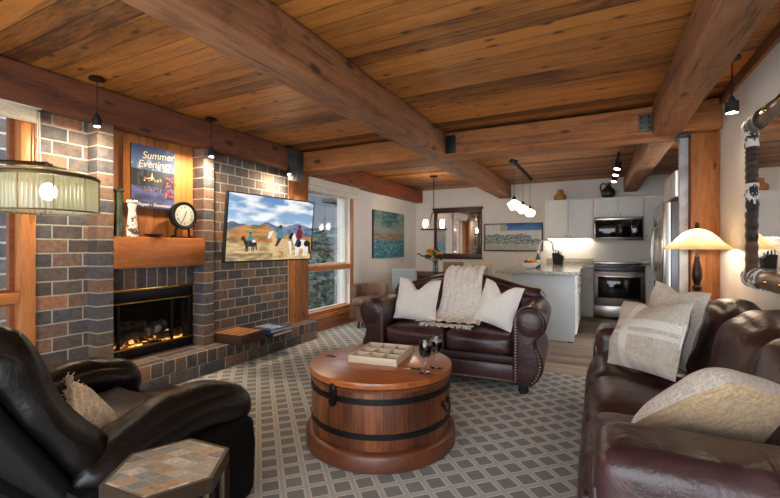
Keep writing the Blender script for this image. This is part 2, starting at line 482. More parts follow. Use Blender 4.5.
M_dwoodz = wood('dark_wood_z', srgb(46, 28, 22), srgb(80, 50, 38), 'Z', .45, 1.2, 0)
M_tblwood = wood('end_table_wood', srgb(150, 96, 52), srgb(206, 150, 96), 'X', .4, 1.2, .2)
M_green = flat('green_glaze', srgb(58, 70, 46), .2, var=.4, vs=12)
M_bluefab = fabric('chair_blue', srgb(158, 168, 168), 500, .15)
M_brnfab = fabric('chair_brown', srgb(136, 118, 98), 500, .2)
M_chairw = wood('chair_light_wood', srgb(196, 168, 124), srgb(222, 198, 158), 'Z', .5, 1.5, 0)
M_tubl = leather('tub_leather', srgb(110, 84, 66), srgb(136, 106, 84), .45)
M_jar = wood('jar_wood', srgb(160, 104, 50), srgb(206, 148, 82), 'Z', .45, 2, 0)
M_leaf = flat('leaf', srgb(70, 92, 50), .6, var=.3)
M_yellow = flat('petal_yellow', srgb(226, 164, 40), .7, var=.2)
M_bulb = emit('bulb_warm', (1, .84, .64), 95)
M_bulbc = emit('bulb_candle', (1, .82, .62), 800)
M_bulbd = emit('bulb_drum', (1, .84, .62), 42)
M_bulbt = emit('bulb_pendant', (1, .84, .64), 90)
M_bulbs = emit('bulb_small', (1, .78, .52), 4200)
M_lens = emit('spot_lens', (1, .8, .58), 200)
M_lensW = emit('spot_lens_soft', (1, .82, .62), 22)
M_under = emit('undercabinet_strip', (1, .88, .72), 20)
M_candleg = shadeglass('candle_glass', (.95, .85, .7), .25)
M_opal = shadeglass('opal_glass', (.95, .92, .86), .02)
M_alab = shadeglass('alabaster_glass', srgb(238, 208, 158), 0, 9)
M_drum = shadeglass('ribbed_glass', srgb(150, 152, 126), .3)
M_vcol = vcol('painted', .7)
M_screen = vcol('tv_screen', .3, .6)

def granite():
    b = NB('granite'); v = b.coord()
    n = b.noise(v, 38, 5, .75); k = b.vor(v, 120)
    c = b.ramp(n, [(.3, srgb(84, 80, 74)), (.45, srgb(150, 142, 130)), (.6, srgb(196, 188, 174)), (.75, srgb(120, 110, 98))])
    c = b.mix(b.math('MULTIPLY', b.step(k, .25, .1), .5), c, srgb(60, 56, 52))
    return b.pbsdf(c, .15)
M_granite = granite()

def carpet():
    b = NB('carpet'); x, y, z = b.sep(b.mapping(b.coord(), (1, 1, 1), (0, 0, PI/4)))
    P_ = .118
    def cell(a):
        f = b.math('FRACT', b.math('DIVIDE', a, P_)); return b.math('ABSOLUTE', b.math('SUBTRACT', f, .5))
    ax, ay = cell(x), cell(y)
    d = b.math('MAXIMUM', ax, ay)                       # 0 centre .. .5 joint
    n = b.noise(b.coord(), 160, 3, .7); n2 = b.noise(b.coord(), 45, 3)
    dd = b.math('ADD', d, b.math('MULTIPLY', b.math('SUBTRACT', n, .5), .05))
    dark = b.mix(n, srgb(104, 105, 103), srgb(148, 149, 147)); light = b.mix(n, srgb(190, 191, 188), srgb(216, 217, 213))
    mid = b.mix(n, srgb(164, 165, 162), srgb(192, 193, 189))
    c = b.mix(b.step(dd, .335, .355), dark, light)
    dmin = b.math('MAXIMUM', ax, ay)
    c = b.mix(b.step(dd, .41, .43), c, mid)
    h = b.math('ADD', b.math('MULTIPLY', n, .8), b.step(dd, .33, .37))
    return b.pbsdf(c, .95, 0, b.bump(h, .4, .006), Sheen_Weight=.15)
M_carpet = carpet()

def mosaic():
    b = NB('stone_mosaic'); x, y, z = b.sep(b.coord())
    s_ = .052
    a = b.math('DIVIDE', b.math('SUBTRACT', x, b.math('MULTIPLY', y, .57735)), s_)
    c = b.math('DIVIDE', b.math('MULTIPLY', y, 1.1547), s_)
    fa, fc = b.math('FLOOR', a), b.math('FLOOR', c)
    ra, rc = b.math('FRACT', a), b.math('FRACT', c)
    e = b.math('MINIMUM', b.math('MINIMUM', ra, b.math('SUBTRACT', 1.0, ra)), b.math('MINIMUM', rc, b.math('SUBTRACT', 1.0, rc)))
    w = b.white(b.comb(fa, fc, 9.0))
    col = b.ramp(w, [(0, srgb(150, 140, 122)), (.14, srgb(176, 140, 104)), (.26, srgb(128, 134, 132)), (.4, srgb(186, 178, 158)),
                     (.54, srgb(122, 108, 104)), (.66, srgb(164, 152, 126)), (.78, srgb(146, 112, 86)), (.88, srgb(204, 194, 182))], 'CONSTANT')
    n = b.noise(b.coord(), 22, 5, .7, 1.5, w=b.math('MULTIPLY', w, 30.0))
    col = b.mix(1.0, col, b.ramp(n, [(.3, .4), (.5, .8), (.72, 1.15)]), 'MULTIPLY')
    m = b.step(e, .02, .045)
    col = b.mix(m, srgb(150, 140, 124), col)
    return b.pbsdf(col, .35, 0, b.bump(m, .3, .003))
M_mosaic = mosaic()

def cowhide():
    b = NB('cowhide'); v = b.coord()
    n = b.noise(v, 9, 4, .6, .5)
    c = b.mix(b.step(n, .47, .5), srgb(28, 22, 20), srgb(226, 222, 214))
    f = b.noise(b.mapping(v, (1, 1, .2)), 260, 2)
    return b.pbsdf(c, .7, 0, b.bump(f, .4, .003), Sheen_Weight=.3)
M_cow = cowhide()
M_hidebrown = leather('mirror_leather', srgb(82, 56, 42), srgb(104, 76, 58), .3, 9, .2)
M_hidedark = leather('mirror_leather_dark', srgb(40, 32, 32), srgb(56, 46, 46), .3, 9, .2)

# ---------------------------------------------------------------- room shell
XL, XR, YB, H = -3.67, .94, 8.5, 2.5
Y0 = -1.2
structure(MB().box(XL-.25, Y0, -.06, XR+.05, 4.28, 0).box(XL-.25, 4.28, -.06, -1.42, YB+.1, 0).build('floor', M_carpet))
structure(MB().box(-1.42, 4.28, -.06, 1.75, YB+.1, 0).build('wood_floor', M_floor))
structure(MB().box(XL-.35, Y0, H, 1.75, YB+.1, H+.1).build('ceiling', M_ceil))
# left wall: brick round the front window, fireplace bay and television, then plaster
XO = XL-.25
b = MB()
b.box(XO, Y0, 0, XL, .1, H); b.box(XO, .1, 0, XL, 1.46, .25); b.box(XO, .1, 2.24, XL, 1.46, H)
b.box(XO, 1.46, 0, XL, 1.93, H)
b.box(XO, 2.79, 0, XL, 4.2, H)
b.box(XO, 1.93, 0, XL, 2.79, .24); b.box(XO, 1.93, .24, XO+.02, 2.79, .85)
structure(b.build('wall_left', M_brick))
b = MB(); b.box(XO, 1.93, 1.18, -3.70, 2.79, H)
structure(b.build('wall_left_alcove', M_panel))
b = MB(); b.box(XO, 1.93, .845, -3.68, 2.79, 1.18)
structure(b.build('wall_left_lintel', M_soldier))
b = MB()
b.box(XO, 4.2, 0, XL, 4.52, H); b.box(XO, 4.52, 0, XL, 5.72, .22); b.box(XO, 4.52, 2.06, XL, 5.72, H); b.box(XO, 5.72, 0, XL, YB, H)
structure(b.build('wall_left_plaster', M_white))
structure(MB().box(XO, YB, 0, 1.65, YB+.1, H).build('wall_back', M_white))
structure(MB().box(XR, Y0, 0, XR+.1, 4.6, H).build('wall_right', M_white))
structure(MB().box(1.55, 4.6, 0, 1.65, 4.7, H).box(1.55, 4.7, 0, 1.65, 5.8, .25).box(1.55, 4.7, 2.4, 1.65, 5.8, H).box(1.55, 5.8, 0, 1.65, YB, H).box(XR+.1, 4.5, 0, 1.65, 4.6, H).build('wall_right_kitchen', M_white))  # unseen opening added in this wall to let daylight into the kitchen
structure(MB().box(XO, Y0-.1, 2.08, XR+.1, Y0, H).box(XO, Y0-.1, 0, -2.75, Y0, 2.08).build('wall_front_light_block', M_white))  # unseen wall added to cut light on the ceiling, with an opening for daylight
b = MB(); b.box(.915, Y0, 2.42, XR, 4.27, 2.5, .004)
structure(b.build('trim_1', M_beamY))
# brick pillars beside the fireplace
for i, (a, c) in enumerate([(1.81, 1.93), (2.79, 2.91)]):
    structure(MB().box(XL-.002, a, .24, -3.53, c, 2.232).build('brick_pillar', M_brickp),
              ['narrow brick pillar left of the fireplace', 'narrow brick pillar between fireplace and television'][i])

def hewn(axis, a0, a1, p0, p1, q0, q1, seed, amp=.008, n=40, rnd_=.03):
    """rough-hewn beam along X or Y; p = the other horizontal range, q = z range"""
    mb = MB(); ring = []
    cx, cz, hx, hz = (p0+p1)/2, (q0+q1)/2, (p1-p0)/2, (q1-q0)/2
    K = 28
    for k in range(K):
        t = 2*PI*k/K; c, s_ = math.cos(t), math.sin(t)
        e = .16
        ring.append((cx+math.copysign(abs(c)**e, c)*hx, cz+math.copysign(abs(s_)**e, s_)*hz))
    def P(u, v):
        a = a0+(a1-a0)*u; k = int(round(v*K)) % K; x, z = ring[k]
        d = amp*noise.noise(Vector((a*1.3, x*9+seed, z*9)))+amp*.5*noise.noise(Vector((a*5, x*14, z*14+seed)))
        x += d*(1 if x > cx else -1); z += d*.8*(1 if z > cz else -1)
        z = min(z, 2.498)
        return (a, x, z) if axis == 'X' else (x, a, z)
    mb.grid(P, n, K, flip=(axis == 'X'))
    def cap(u):
        vs = [P(u, k/K) for k in range(K)]; mb.add(vs, [tuple(range(K))])
    cap(0); cap(1)
    return mb
def beam(mb, m, label): return structure(mb.build('ceiling_beam', m, sharp=50), label)
beam(hewn('X', XL+.005, XR-.005, 4.26, 4.6, 2.232, 2.497, 1), M_beamX, 'massive rough timber crossbeam spanning the room between the two posts')
beam(hewn('Y', Y0, 4.255, -1.71, -1.475, 2.222, 2.497, 2), M_beamY, 'thick rough timber beam crossing the ceiling above the barrel table')
beam(hewn('Y', Y0, 4.255, .445, .66, 2.228, 2.497, 3), M_beamY, 'thick rough timber beam above the right-hand sofa')
beam(hewn('Y', 4.605, YB-.005, -1.79, -1.55, 2.228, 2.497, 4), M_beamY, 'rough timber beam running above the dining area and kitchen island')
beam(hewn('Y', 4.605, YB-.005, .44, .66, 2.228, 2.497, 5), M_beamY, 'rough timber beam above the stove ending at the back wall')
beam(hewn('Y', Y0, 4.255, XL+.004, -3.47, 2.236, 2.497, 6), M_beamDark, 'dark timber beam along the brick wall over the fireplace')
beam(hewn('Y', 4.605, YB-.005, XL+.004, -3.5, 2.222, 2.497, 7), M_beamRed, 'reddish timber beam above the rear window and teal painting')
# posts
structure(MB().box(XL+.002, 4.205, 0.001, -3.56, 4.5, 2.228, .012).build('wood_pillar', M_postZ), 'wooden post between the television wall and rear window')
structure(MB().box(.735, 4.34, 0, XR-.002, 4.585, 2.228, .012).build('wood_pillar', M_postZ), 'broad wooden post behind the table lamp')
# rear window 2 and front window 1
def window(name, y0, y1, z0, z1, zs, rail=.05, cas=.075, sash=None):
    w = bpy.data.objects.new(name, None); COL.objects.link(w); structure(w)
    b = MB(); xi = XL
    b.box(xi-.2, y0, z0, xi+.025, y0+cas, z1, .004); b.box(xi-.2, y1-cas, z0, xi+.025, y1, z1, .004)
    b.build('window_frame', M_frameZ, w)
    b = MB(); b.box(xi-.2, y0+cas, z0, xi+.02, y1-cas, z0+.06, .004); b.box(xi-.2, y0+cas, z1-.05, xi+.02, y1-cas, z1, .004)
    b.box(xi-.1, y0+cas, zs-.035, xi+.015, y1-cas, zs+.04, .006)
    b.build('window_rail', M_frameY, w)
    b = MB(); b.box(xi-.03, y0-.02, z0-.03, xi+.06, y1+.02, z0+.004, .006); b.build('window_sill', M_frameY, w)
    b = MB()
    for (za, zb) in ((z0+.06, zs-.035), (zs+.04, z1-.05)):
        ya, yb, t = y0+cas, y1-cas, .03
        b.box(xi-.12, ya, za, xi-.07, ya+t, zb); b.box(xi-.12, yb-t, za, xi-.07, yb, zb)
        b.box(xi-.12, ya+t, za, xi-.07, yb-t, za+t*.7); b.box(xi-.12, ya+t, zb-t*.7, xi-.07, yb-t, zb)
    b.build('window_sash', sash or M_cream, w)
    b = MB(); b.box(xi-.098, y0+cas+.02, z0+.06, xi-.092, y1-cas-.02, zs-.03); b.box(xi-.098, y0+cas+.02, zs+.03, xi-.092, y1-cas-.02, z1-.05)
    b.build('window_pane', M_pane, w)
    return w
window('window_1', .1, 1.46, .25, 2.24, .87, cas=.085, sash=M_ledge)
w2 = window('window_2', 4.52, 5.80, .22, 2.1, .92)
MB().box(XL+.012, 5.62, .62, XL+.035, 5.645, .76, .005).build('window_latch', M_cream, w2)
b = MB(); b.box(XL+.001, 4.51, 0, -3.585, YB-.002, .165, .003); b.box(XL+.001, 4.51, .175, -3.575, YB-.002, .195, .003)
structure(b.build('baseboard_left', M_ledge))
# outdoors, seen through the panes
structure(MB().box(-9, -3, -.45, XO-.02, 12, -.35).build('ground', flat('snowy_ground', srgb(92, 94, 92), .9, var=.3)))
structure(MB().box(-5.6, -2.5, -.4, -5.4, 3.2, 4).build('exterior_wall', brick('exterior_stone', .4, .16, .02)))
structure(MB().box(-7.2, 4.2, -.35, -7, 14, 3.2).build('exterior_wall', flat('exterior_grey', srgb(56, 64, 72), .8)))
structure(MB().box(-4.9, 6.6, 2.12, XO-.05, 12, 2.2).build('exterior_roof', flat('porch_ceiling', srgb(70, 68, 66), .8)))
structure(MB().box(-4.9, 7.05, -.35, -4.7, 7.25, 2.12).build('exterior_column', flat('porch_post', srgb(130, 132, 128), .7)))
# ---------------------------------------------------------------- fireplace side
ht = thing('hearth', 'raised brick hearth below the fireplace and television', 'hearth', (0, 0, 0))
MB().box(XL+.001, 1.2, 0.001, -3.352, 4.42, .117, .006).build('base_course', M_hearth1, ht)
MB().box(XL+.001, 1.2, .117, -3.35, 4.425, .238, .008).build('top_course', M_hearth2, ht)

mt = tag(MB().box(-3.675, 1.934, 1.055, -3.50, 2.786, 1.322, .014).build('mantel', M_mantel),
         'heavy orange wooden mantel above the fireplace', 'mantel')

fp = thing('fireplace', 'black gas fireplace insert with brass trim and glowing logs', 'fireplace', (-3.72, 2.36, .24))
w2_, h2_ = .425, .6
b = MB(); b.box(-.14, -w2_, .002, .03, w2_, .09, .006); b.box(-.14, -w2_, .5, .03, w2_, h2_, .006)
b.box(-.14, -w2_, .09, .03, -w2_+.045, .5, .004); b.box(-.14, w2_-.045, .09, .03, w2_, .5, .004)
b.build('frame', M_black, fp)
b = MB(); b.box(-.168, -w2_+.04, .09, -.16, w2_-.04, .5); b.box(-.165, -w2_+.04, .07, -.12, w2_-.04, .095)
b.build('firebox', flat('soot', (.012, .011, .01), .9), fp)
MB().box(-.0, -w2_, h2_, .045, w2_, h2_+.025, .006).build('hood_trim', M_brass, fp)
b = MB(); b.box(.03, -w2_+.03, .492, .04, w2_-.03, .503); b.box(.03, -w2_+.03, .086, .04, w2_-.03, .102)
b.build('brass_trim', M_brass, fp)
b = MB()
for y in (-.30, .20): MB().box(.012, y-.012, .1, .03, y+.012, .49).build('door_stile', M_black, fp)
b = MB(); b.box(.014, -w2_+.05, .1, .018, w2_-.05, .49); b.build('glass_door', M_fireglass, fp)
for y in (-.30, .20): MB().sphere((.042, y, .06), .008, 8).build('knob', M_brass, fp)
ml = flat('log_char', srgb(120, 114, 110), .95, 0, .6, 20, .8, 30)
for (a, c, r) in (((-.04, -.32, .17), (-.06, -.04, .2), .042), ((-.05, -.30, .30), (-.06, -.02, .27), .036), ((-.03, -.04, .2), (-.05, .16, .24), .062), ((-.04, .1, .13), (-.03, .32, .15), .04)):
    pts = [Vector(a).lerp(Vector(c), i/8) + Vector((0, 0, .012*nz(i*.9, r*50))) for i in range(9)]
    MB().tube(pts, [r*(1+.25*nz(i*.7, r*99, 2)) for i in range(9)], 10).build('log', ml, fp)
def flame():
    b = NB('embers'); n = b.noise(b.coord(), 14, 4, .6)
    e = b.new('Emission', Color=b.ramp(n, [(.35, (1, .16, .02)), (.65, (1, .45, .1))]), Strength=b.math('MULTIPLY', b.step(n, .48, .68), 3.2))
    return b.surf(e.outputs[0])
mf = flame()
for i in range(12):
    y = -.34+i*.058; hgt = .03+.08*abs(nz(i*.8, 4.2))+(.07 if i in (1, 4, 10) else 0)
    x = -.095-.02*(i % 3)
    MB().lathe([(.018, 0), (.022, hgt*.3), (.012, hgt*.7), (0, hgt)], 7, (x, y, .1)).build('flame', mf, fp)
b = MB().box(-.11, -.36, .094, .01, .36, .108, .003); b.build('ember_bed', mf, fp)

# poster over the mantel
def poster_col(u, v):
    y = v
    n = fbm(u*4, v*4, 3)
    if y > .62:
        c = lerp(srgb(96, 116, 158), srgb(48, 64, 104), (y-.62)/.38)
        c = lerp(c, srgb(120, 134, 160), max(0, n*.9))
        rid = .70+.10*math.exp(-((u-.45)/.2)**2)+.05*nz(u*9, 2)
        if y < rid: c = lerp(srgb(86, 106, 140), srgb(166, 182, 204), max(0, fbm(u*9, v*9, 1)*1.6))
    elif y > .34:
        c = lerp(srgb(34, 40, 58), srgb(60, 68, 84), .5+n)
        if u < .33 and nz(u*22, v*5, 6) > -.2: c = srgb(16, 20, 26)
    else:
        c = lerp(srgb(40, 48, 80), srgb(84, 88, 140), .4+fbm(u*3, v*14, 8))
    return c
ps = []
for k in range(26):
    u = .28+.36*rnd.random(); v = .44+.05*rnd.random(); s_ = .008+.012*rnd.random()
    ps.append(([(u-s_, v-s_*.6), (u+s_, v-s_*.6), (u+s_*.7, v+s_*.6), (u-s_*.7, v+s_*.6)], rnd.choice([srgb(246, 208, 90), srgb(255, 236, 170), srgb(214, 90, 60)])))
    ps.append(([(u-s_*.6, .78-v-s_*.5), (u+s_*.6, .78-v-s_*.5), (u+s_*.5, .78-v+s_*.5), (u-s_*.5, .78-v+s_*.5)], srgb(150, 120, 80)))
ps.append(([(.4, .47), (.47, .47), (.435, .58)], srgb(240, 220, 140)))
for k in range(30):
    u = .74+.24*rnd.random(); v = .2+.34*rnd.random(); s_ = .025
    ps.append(([(u-s_, v), (u, v-s_*.6), (u+s_, v), (u, v+s_*.6)], rnd.choice([srgb(196, 62, 70), srgb(222, 96, 100), srgb(150, 40, 56)])))
po = thing('poster', 'blue night-lake poster with Summer Evenings lettering above the mantel', 'poster', (-3.655, 2.352, 1.875), PI/2)
MB().box(-.205, .0015, -.285, .205, .018, .285, .002).build('backing_board', M_blackm, po)
paint('artwork', .41, .57, 40, 56, poster_col, ps, M_vcol, po, T(0, .001, 0))
mtx = flat('lettering_cream', srgb(232, 226, 206), .7, var=.02)
for tx_, sz_, M__ in (('Summer', .092, T(.035, -.0145, .175, PI/2, -.09, 0)), ('Evenings', .092, T(-.0, -.0145, .092, PI/2, -.09, 0)), ('Aspen - Snowmass', .042, T(0, -.0145, -.265, PI/2, 0, 0))):
    b = MB(); text_mesh(b, tx_, sz_, M__, .3); b.build('lettering', mtx, po)

# mantel ornaments
mz = 1.324
ck = thing('mantel_clock', 'round dark iron clock with pale dial on the mantel', 'clock', (-3.578, 2.585, mz), PI/2)
b = MB(); b.tube([(.125*math.cos(2*PI*k/36), 0, .215+.125*math.sin(2*PI*k/36)) for k in range(36)], .016, 10, closed=True)
b.lathe([(.118, -.03), (.118, .03)], 32); 
cs = MB(); cs.M = T(0, .0, .215, PI/2); cs.lathe([(.105, -.035), (.118, -.03), (.118, .028), (.122, .03), (.122, .035)], 32)
b2 = MB(); b2.tube([(.125*math.cos(2*PI*k/36), -.03, .215+.125*math.sin(2*PI*k/36)) for k in range(36)], .012, 10, closed=True); b2.v += []
b2.M = T(0, 0, .215, PI/2); b2.lathe([(.02, -.034), (.122, -.032), (.124, .03), (.02, .032)], 32); b2.M = Matrix.Identity(4)
b2.build('case', M_black, ck)
d = MB(); d.M = T(0, -.036, .215, PI/2); d.lathe([(.0, 0), (.1, 0), (.1, .001)], 32); d.build('dial', flat('clock_dial', srgb(206, 202, 190), .6, var=.08, vs=20), ck)
rom = ['XII', 'I', 'II', 'III', 'IIII', 'V', 'VI', 'VII', 'VIII', 'IX', 'X', 'XI']
for k in range(12):
    a = PI/2-k*PI/6
    d = MB(); d.M = T(.08*math.cos(a), -.0395, .215+.08*math.sin(a), 0, PI/2-a, 0)
    n_ = len(rom[k])
    for q in range(n_):
        ch = rom[k][q]; x0 = (q-(n_-1)/2)*.0085
        if ch == 'I': d.box(x0-.0014, 0, -.011, x0+.0014, .001, .011)
        elif ch == 'V':
            for s_ in (-1, 1): d.add([(x0+s_*.004-.001, 0, .011), (x0+s_*.004+.001, 0, .011), (x0+.001, 0, -.011), (x0-.001, 0, -.011)], [(0, 3, 2, 1)])
        else:
            for s_ in (-1, 1): d.add([(x0+s_*.004-.001, 0, .011), (x0+s_*.004+.001, 0, .011), (x0-s_*.004+.001, 0, -.011), (x0-s_*.004-.001, 0, -.011)], [(0, 3, 2, 1)])
    d.M = Matrix.Identity(4); d.build('numeral', M_blackm, ck)
for a, L, w_ in ((1.2, .045, .004), (-2.0, .065, .003)):
    d = MB(); d.M = T(0, -.0415, .215, 0, -a, 0); d.box(-.012, -.0008, -w_, L, .0008, w_); d.M = Matrix.Identity(4); d.build('hand', M_blackm, ck)
for s_ in (-1, 1):
    MB().tube([(s_*.06, 0, .1), (s_*.075, 0, .055), (s_*.065, 0, .03), (s_*.1, 0, .012)], [.012, .011, .01, .012], 8).build('foot', M_black, ck)
MB().box(-.11, -.032, .0, .11, .032, .014, .004).build('base', M_black, ck)

def vase(name, loc, prof, m, label, rim=None):
    v = thing(name, label, 'vase', loc)
    MB().lathe(prof, 20).build('body', m, v)
    b = MB()
    for k in range(8):
        a = 2*PI*k/8; b.sphere((rim[0]*math.cos(a), rim[0]*math.sin(a), rim[1]), rim[2], 8, sc=(1, 1, 1.6))
    b.build('rim', m, v)
    return v
mw = NB('chipped_white'); n_ = mw.noise(mw.coord(), 28, 5, .7); zz = mw.sep(mw.coord())[2]
mwm = mw.pbsdf(mw.mix(mw.step(mw.math('ADD', n_, mw.math('MULTIPLY', zz, .55)), .5, .56), srgb(74, 54, 44), srgb(222, 214, 200)), .6)
vase('tall_vase', (-3.592, 2.006, mz), [(.036, 0), (.038, .02), (.03, .16), (.024, .3), (.03, .34), (.026, .36), (.036, .385)], M_green, 'tall narrow dark green vase at the left end of the mantel', (.033, .39, .01))
vase('white_vase', (-3.572, 2.105, mz), [(.05, 0), (.048, .03), (.036, .14), (.027, .24), (.035, .275), (.03, .285), (.042, .3)], mwm, 'white distressed vase with chipped base on the mantel', (.036, .303, .01))
b = MB(); b.lathe([(.02, 0), (.06, .012), (.085, .028), (.08, .03), (.055, .018), (0, .01)], 20)
tag(b.build('dish', M_dwood, loc=(-3.565, 2.29, mz)), 'small flat dark dish on the mantel in front of the poster', 'dish')

# television
tvM = Matrix.Translation((-3.163, 3.398, 1.43))
tv = thing('television', 'wall-mounted flat television showing horse riders before mountains', 'television', (-3.163, 3.398, 1.43), math.radians(86.1))
# local: x along the screen, -y towards viewer (world +x), z up
tlt = T(0, 0, 0, math.radians(5.3))
W_, H_ = 1.24, .707
b = MB(); b.M = tlt; b.box(-W_/2, .004, -H_/2, W_/2, .04, H_/2, .004); b.box(-.4, .04, -.28, .4, .07, .2, .01); b.build('back_shell', M_blackm, tv)
b = MB(); b.M = tlt; t_ = .012
b.box(-W_/2, -.006, -H_/2, W_/2, .004, -H_/2+t_+.004); b.box(-W_/2, -.006, H_/2-t_, W_/2, .004, H_/2)
b.box(-W_/2, -.006, -H_/2+t_, -W_/2+t_, .004, H_/2-t_); b.box(W_/2-t_, -.006, -H_/2+t_, W_/2, .004, H_/2-t_); b.build('bezel', M_blackm, tv)
def tvcol(u, v):
    hill = .44+.17*math.exp(-((u-.3)/.2)**2)+.03*nz(u*6, 1)-.06*u
    m1 = .55+.05*math.exp(-((u-.42)/.06)**2)+.05*math.exp(-((u-.8)/.12)**2)+.02*nz(u*12, 5)+.03*math.exp(-((u-.05)/.06)**2)
    if v > m1:
        c = lerp(srgb(150, 186, 220), srgb(92, 138, 190), (v-.55)/.45)
        cl = fbm(u*3.2, v*6.5, 2, 5)
        c = lerp(c, srgb(242, 243, 244), max(0, cl*2.0+.45))
        c = lerp(c, srgb(150, 160, 176), max(0, fbm(u*4+5, v*9, 9)*1.2-.1))
    elif v > hill:
        c = lerp(srgb(70, 84, 112), srgb(132, 146, 172), .5+fbm(u*10, v*14, 4))
        if u < .25: c = lerp(c, srgb(60, 70, 84), .6)
    elif v > .28-.02*nz(u*5, 3):
        c = lerp(srgb(196, 126, 56), srgb(112, 98, 60), .42+fbm(u*9, v*12, 5)*1.1)
        c = lerp(c, srgb(214, 176, 110), max(0, fbm(u*5, v*18, 6)))
    else:
        c = lerp(srgb(222, 192, 138), srgb(164, 130, 84), .4+fbm(u*9, v*26, 7)*1.2)
        if v < .12 and u < .5: c = lerp(c, srgb(120, 104, 84), .5+nz(u*9, v*30))
    return c
def blob(cx, cy, rx, ry, n=14, a0=0): return [(cx+rx*math.cos(2*PI*k/n), cy+ry*math.sin(2*PI*k/n)) for k in range(n)]
tan_, blk, whi = srgb(214, 178, 132), srgb(24, 22, 22), srgb(236, 230, 222)
S = []
def horse(cx, cy, s, body, head, patch=None):
    for dx in (-.055, -.035, .03, .055): S.append(([(cx+dx*s-.006*s, cy-.16*s), (cx+dx*s+.006*s, cy-.16*s), (cx+dx*s+.012*s, cy-.03*s), (cx+dx*s-.012*s, cy-.03*s)], body))
    S.append((blob(cx, cy, .085*s, .062*s), body))
    S.append(([(cx-.08*s, cy-.02*s), (cx-.05*s, cy+.04*s), (cx-.085*s, cy+.15*s), (cx-.115*s, cy+.12*s)], body))
    S.append(([(cx-.085*s, cy+.155*s), (cx-.125*s, cy+.14*s), (cx-.135*s, cy+.06*s), (cx-.115*s, cy+.06*s)], head))
    S.append(([(cx+.06*s, cy+.03*s), (cx+.09*s, cy+.03*s), (cx+.1*s, cy-.13*s), (cx+.085*s, cy-.14*s)], patch or head))
    if patch:
        S.append((blob(cx-.035*s, cy+.005*s, .03*s, .05*s), patch)); S.append((blob(cx+.05*s, cy+.01*s, .03*s, .045*s), patch))
def rider(cx, cy, s, coat, hat):
    S.append(([(cx-.045*s, cy-.11*s), (cx-.02*s, cy-.11*s), (cx+.03*s, cy+.02*s), (cx-.01*s, cy+.03*s)], srgb(52, 54, 72)))
    S.append(([(cx-.035*s, cy), (cx+.035*s, cy), (cx+.03*s, cy+.1*s), (cx, cy+.125*s), (cx-.025*s, cy+.1*s)], coat))
    S.append((blob(cx, cy+.145*s, .018*s, .026*s), hat))
horse(.24, .26, .75, srgb(34, 30, 30), blk); S.append((blob(.275, .3, .02, .02), whi)); rider(.235, .31, .75, srgb(60, 130, 140), srgb(60, 50, 46))
horse(.60, .27, 1.3, tan_, whi); rider(.57, .36, 1.25, srgb(64, 132, 150), srgb(66, 40, 36))
S.append((blob(.71, .38, .03, .04), blk))
horse(.86, .26, 1.3, whi, blk, blk); rider(.815, .37, 1.3, srgb(116, 34, 40), srgb(110, 30, 38))
paint('screen', W_-2*t_, H_-2*t_, 150, 86, tvcol, S, M_screen, tv, tlt @ T(0, -.001, .002))
b = MB(); b.tube([(0, .07, 0), (-.1, .26, 0), (.03, .44, 0)], .022, 8); b.box(-.13, .428, -.15, .17, .455, .15)
b.build('mount_arm', M_blackm, tv)

# game box and books on the hearth
g = thing('game_box', 'dark wooden box with striped lid on the hearth', 'box', (-3.40, 3.12, .2385), math.radians(4))
MB().box(-.2, -.18, 0, .2, .18, .078, .004).build('box_body', M_dwood, g)
st = wood('striped_lid', srgb(120, 72, 40), srgb(190, 130, 78), 'Y', .35, 1, 0)
MB().box(-.2, -.18, .0785, .2, .18, .097, .003).build('lid', M_dwood, g)
for i in range(4): MB().box(-.18+i*.095, -.165, .0972, -.11+i*.095, .165, .0985).build('lid_stripe', st, g)
mb1 = flat('book_blue', srgb(40, 62, 108), .35, var=.35, vs=14); mpg = flat('book_pages', srgb(226, 222, 212), .8, var=.04)
mb2 = flat('book_navy', srgb(30, 40, 76), .35, var=.3, vs=20)
for i, (lx, ly, lz, rz, bm_, lab) in enumerate([(-3.35, 3.55, .2385, .06, mb2, 'navy picture book at the bottom of the hearth stack'), (-3.36, 3.57, .2765, -.08, mb1, 'blue and white picture book on top of the hearth stack')]):
    k = thing('picture_book', lab, 'book', (lx, ly, lz), rz, 'books on the hearth')
    MB().box(-.17, -.17, 0, .17, .17, .005).box(-.17, -.17, .032, .17, .17, .037).box(-.17, -.172, 0, .17, -.167, .037).build('cover', bm_, k)
    MB().box(-.165, -.166, .005, .165, .165, .032).build('pages', mpg, k)
    if i:
        b = MB()
        for q in range(7): b.box(-.14+q*.04, -.13+.03*(q % 3), .0371, -.115+q*.04, .09-.03*(q % 2), .0376)
        b.build('cover_print', flat('cover_print_pale', srgb(178, 198, 220), .4, var=.2, vs=40), k)
# ---------------------------------------------------------------- blinds
rb = thing('roller_blind', 'cream roller blind above the front window', 'blind', (XL, .77, 2.13))
MB().box(.03, -.72, .1, .1, .70, .14, .006).build('head_rail', M_cream, rb)
MB().box(.05, -.70, .0, .062, .68, .105).build('blind_fabric', fabric('blind_fabric', srgb(206, 192, 166), 300), rb)
MB().tube([(.055, .70, .09), (.055, .705, -.3), (.055, .70, -.62), (.056, .69, -.66), (.057, .68, -.62), (.056, .685, -.3), (.055, .69, .09)], .004, 6).build('pull_cord', M_cord, rb)
rs = thing('roller_blind', 'cream roller blind rolled up above the rear window', 'blind', (XL, 5.2, 2.04))
MB().box(.03, -.685, .07, .1, .68, .185, .01).build('head_rail', M_cream, rs)
MB().box(.05, -.67, -.01, .062, .66, .075).build('blind_fabric', fabric('blind_fabric_rear', srgb(224, 218, 204), 300), rs)

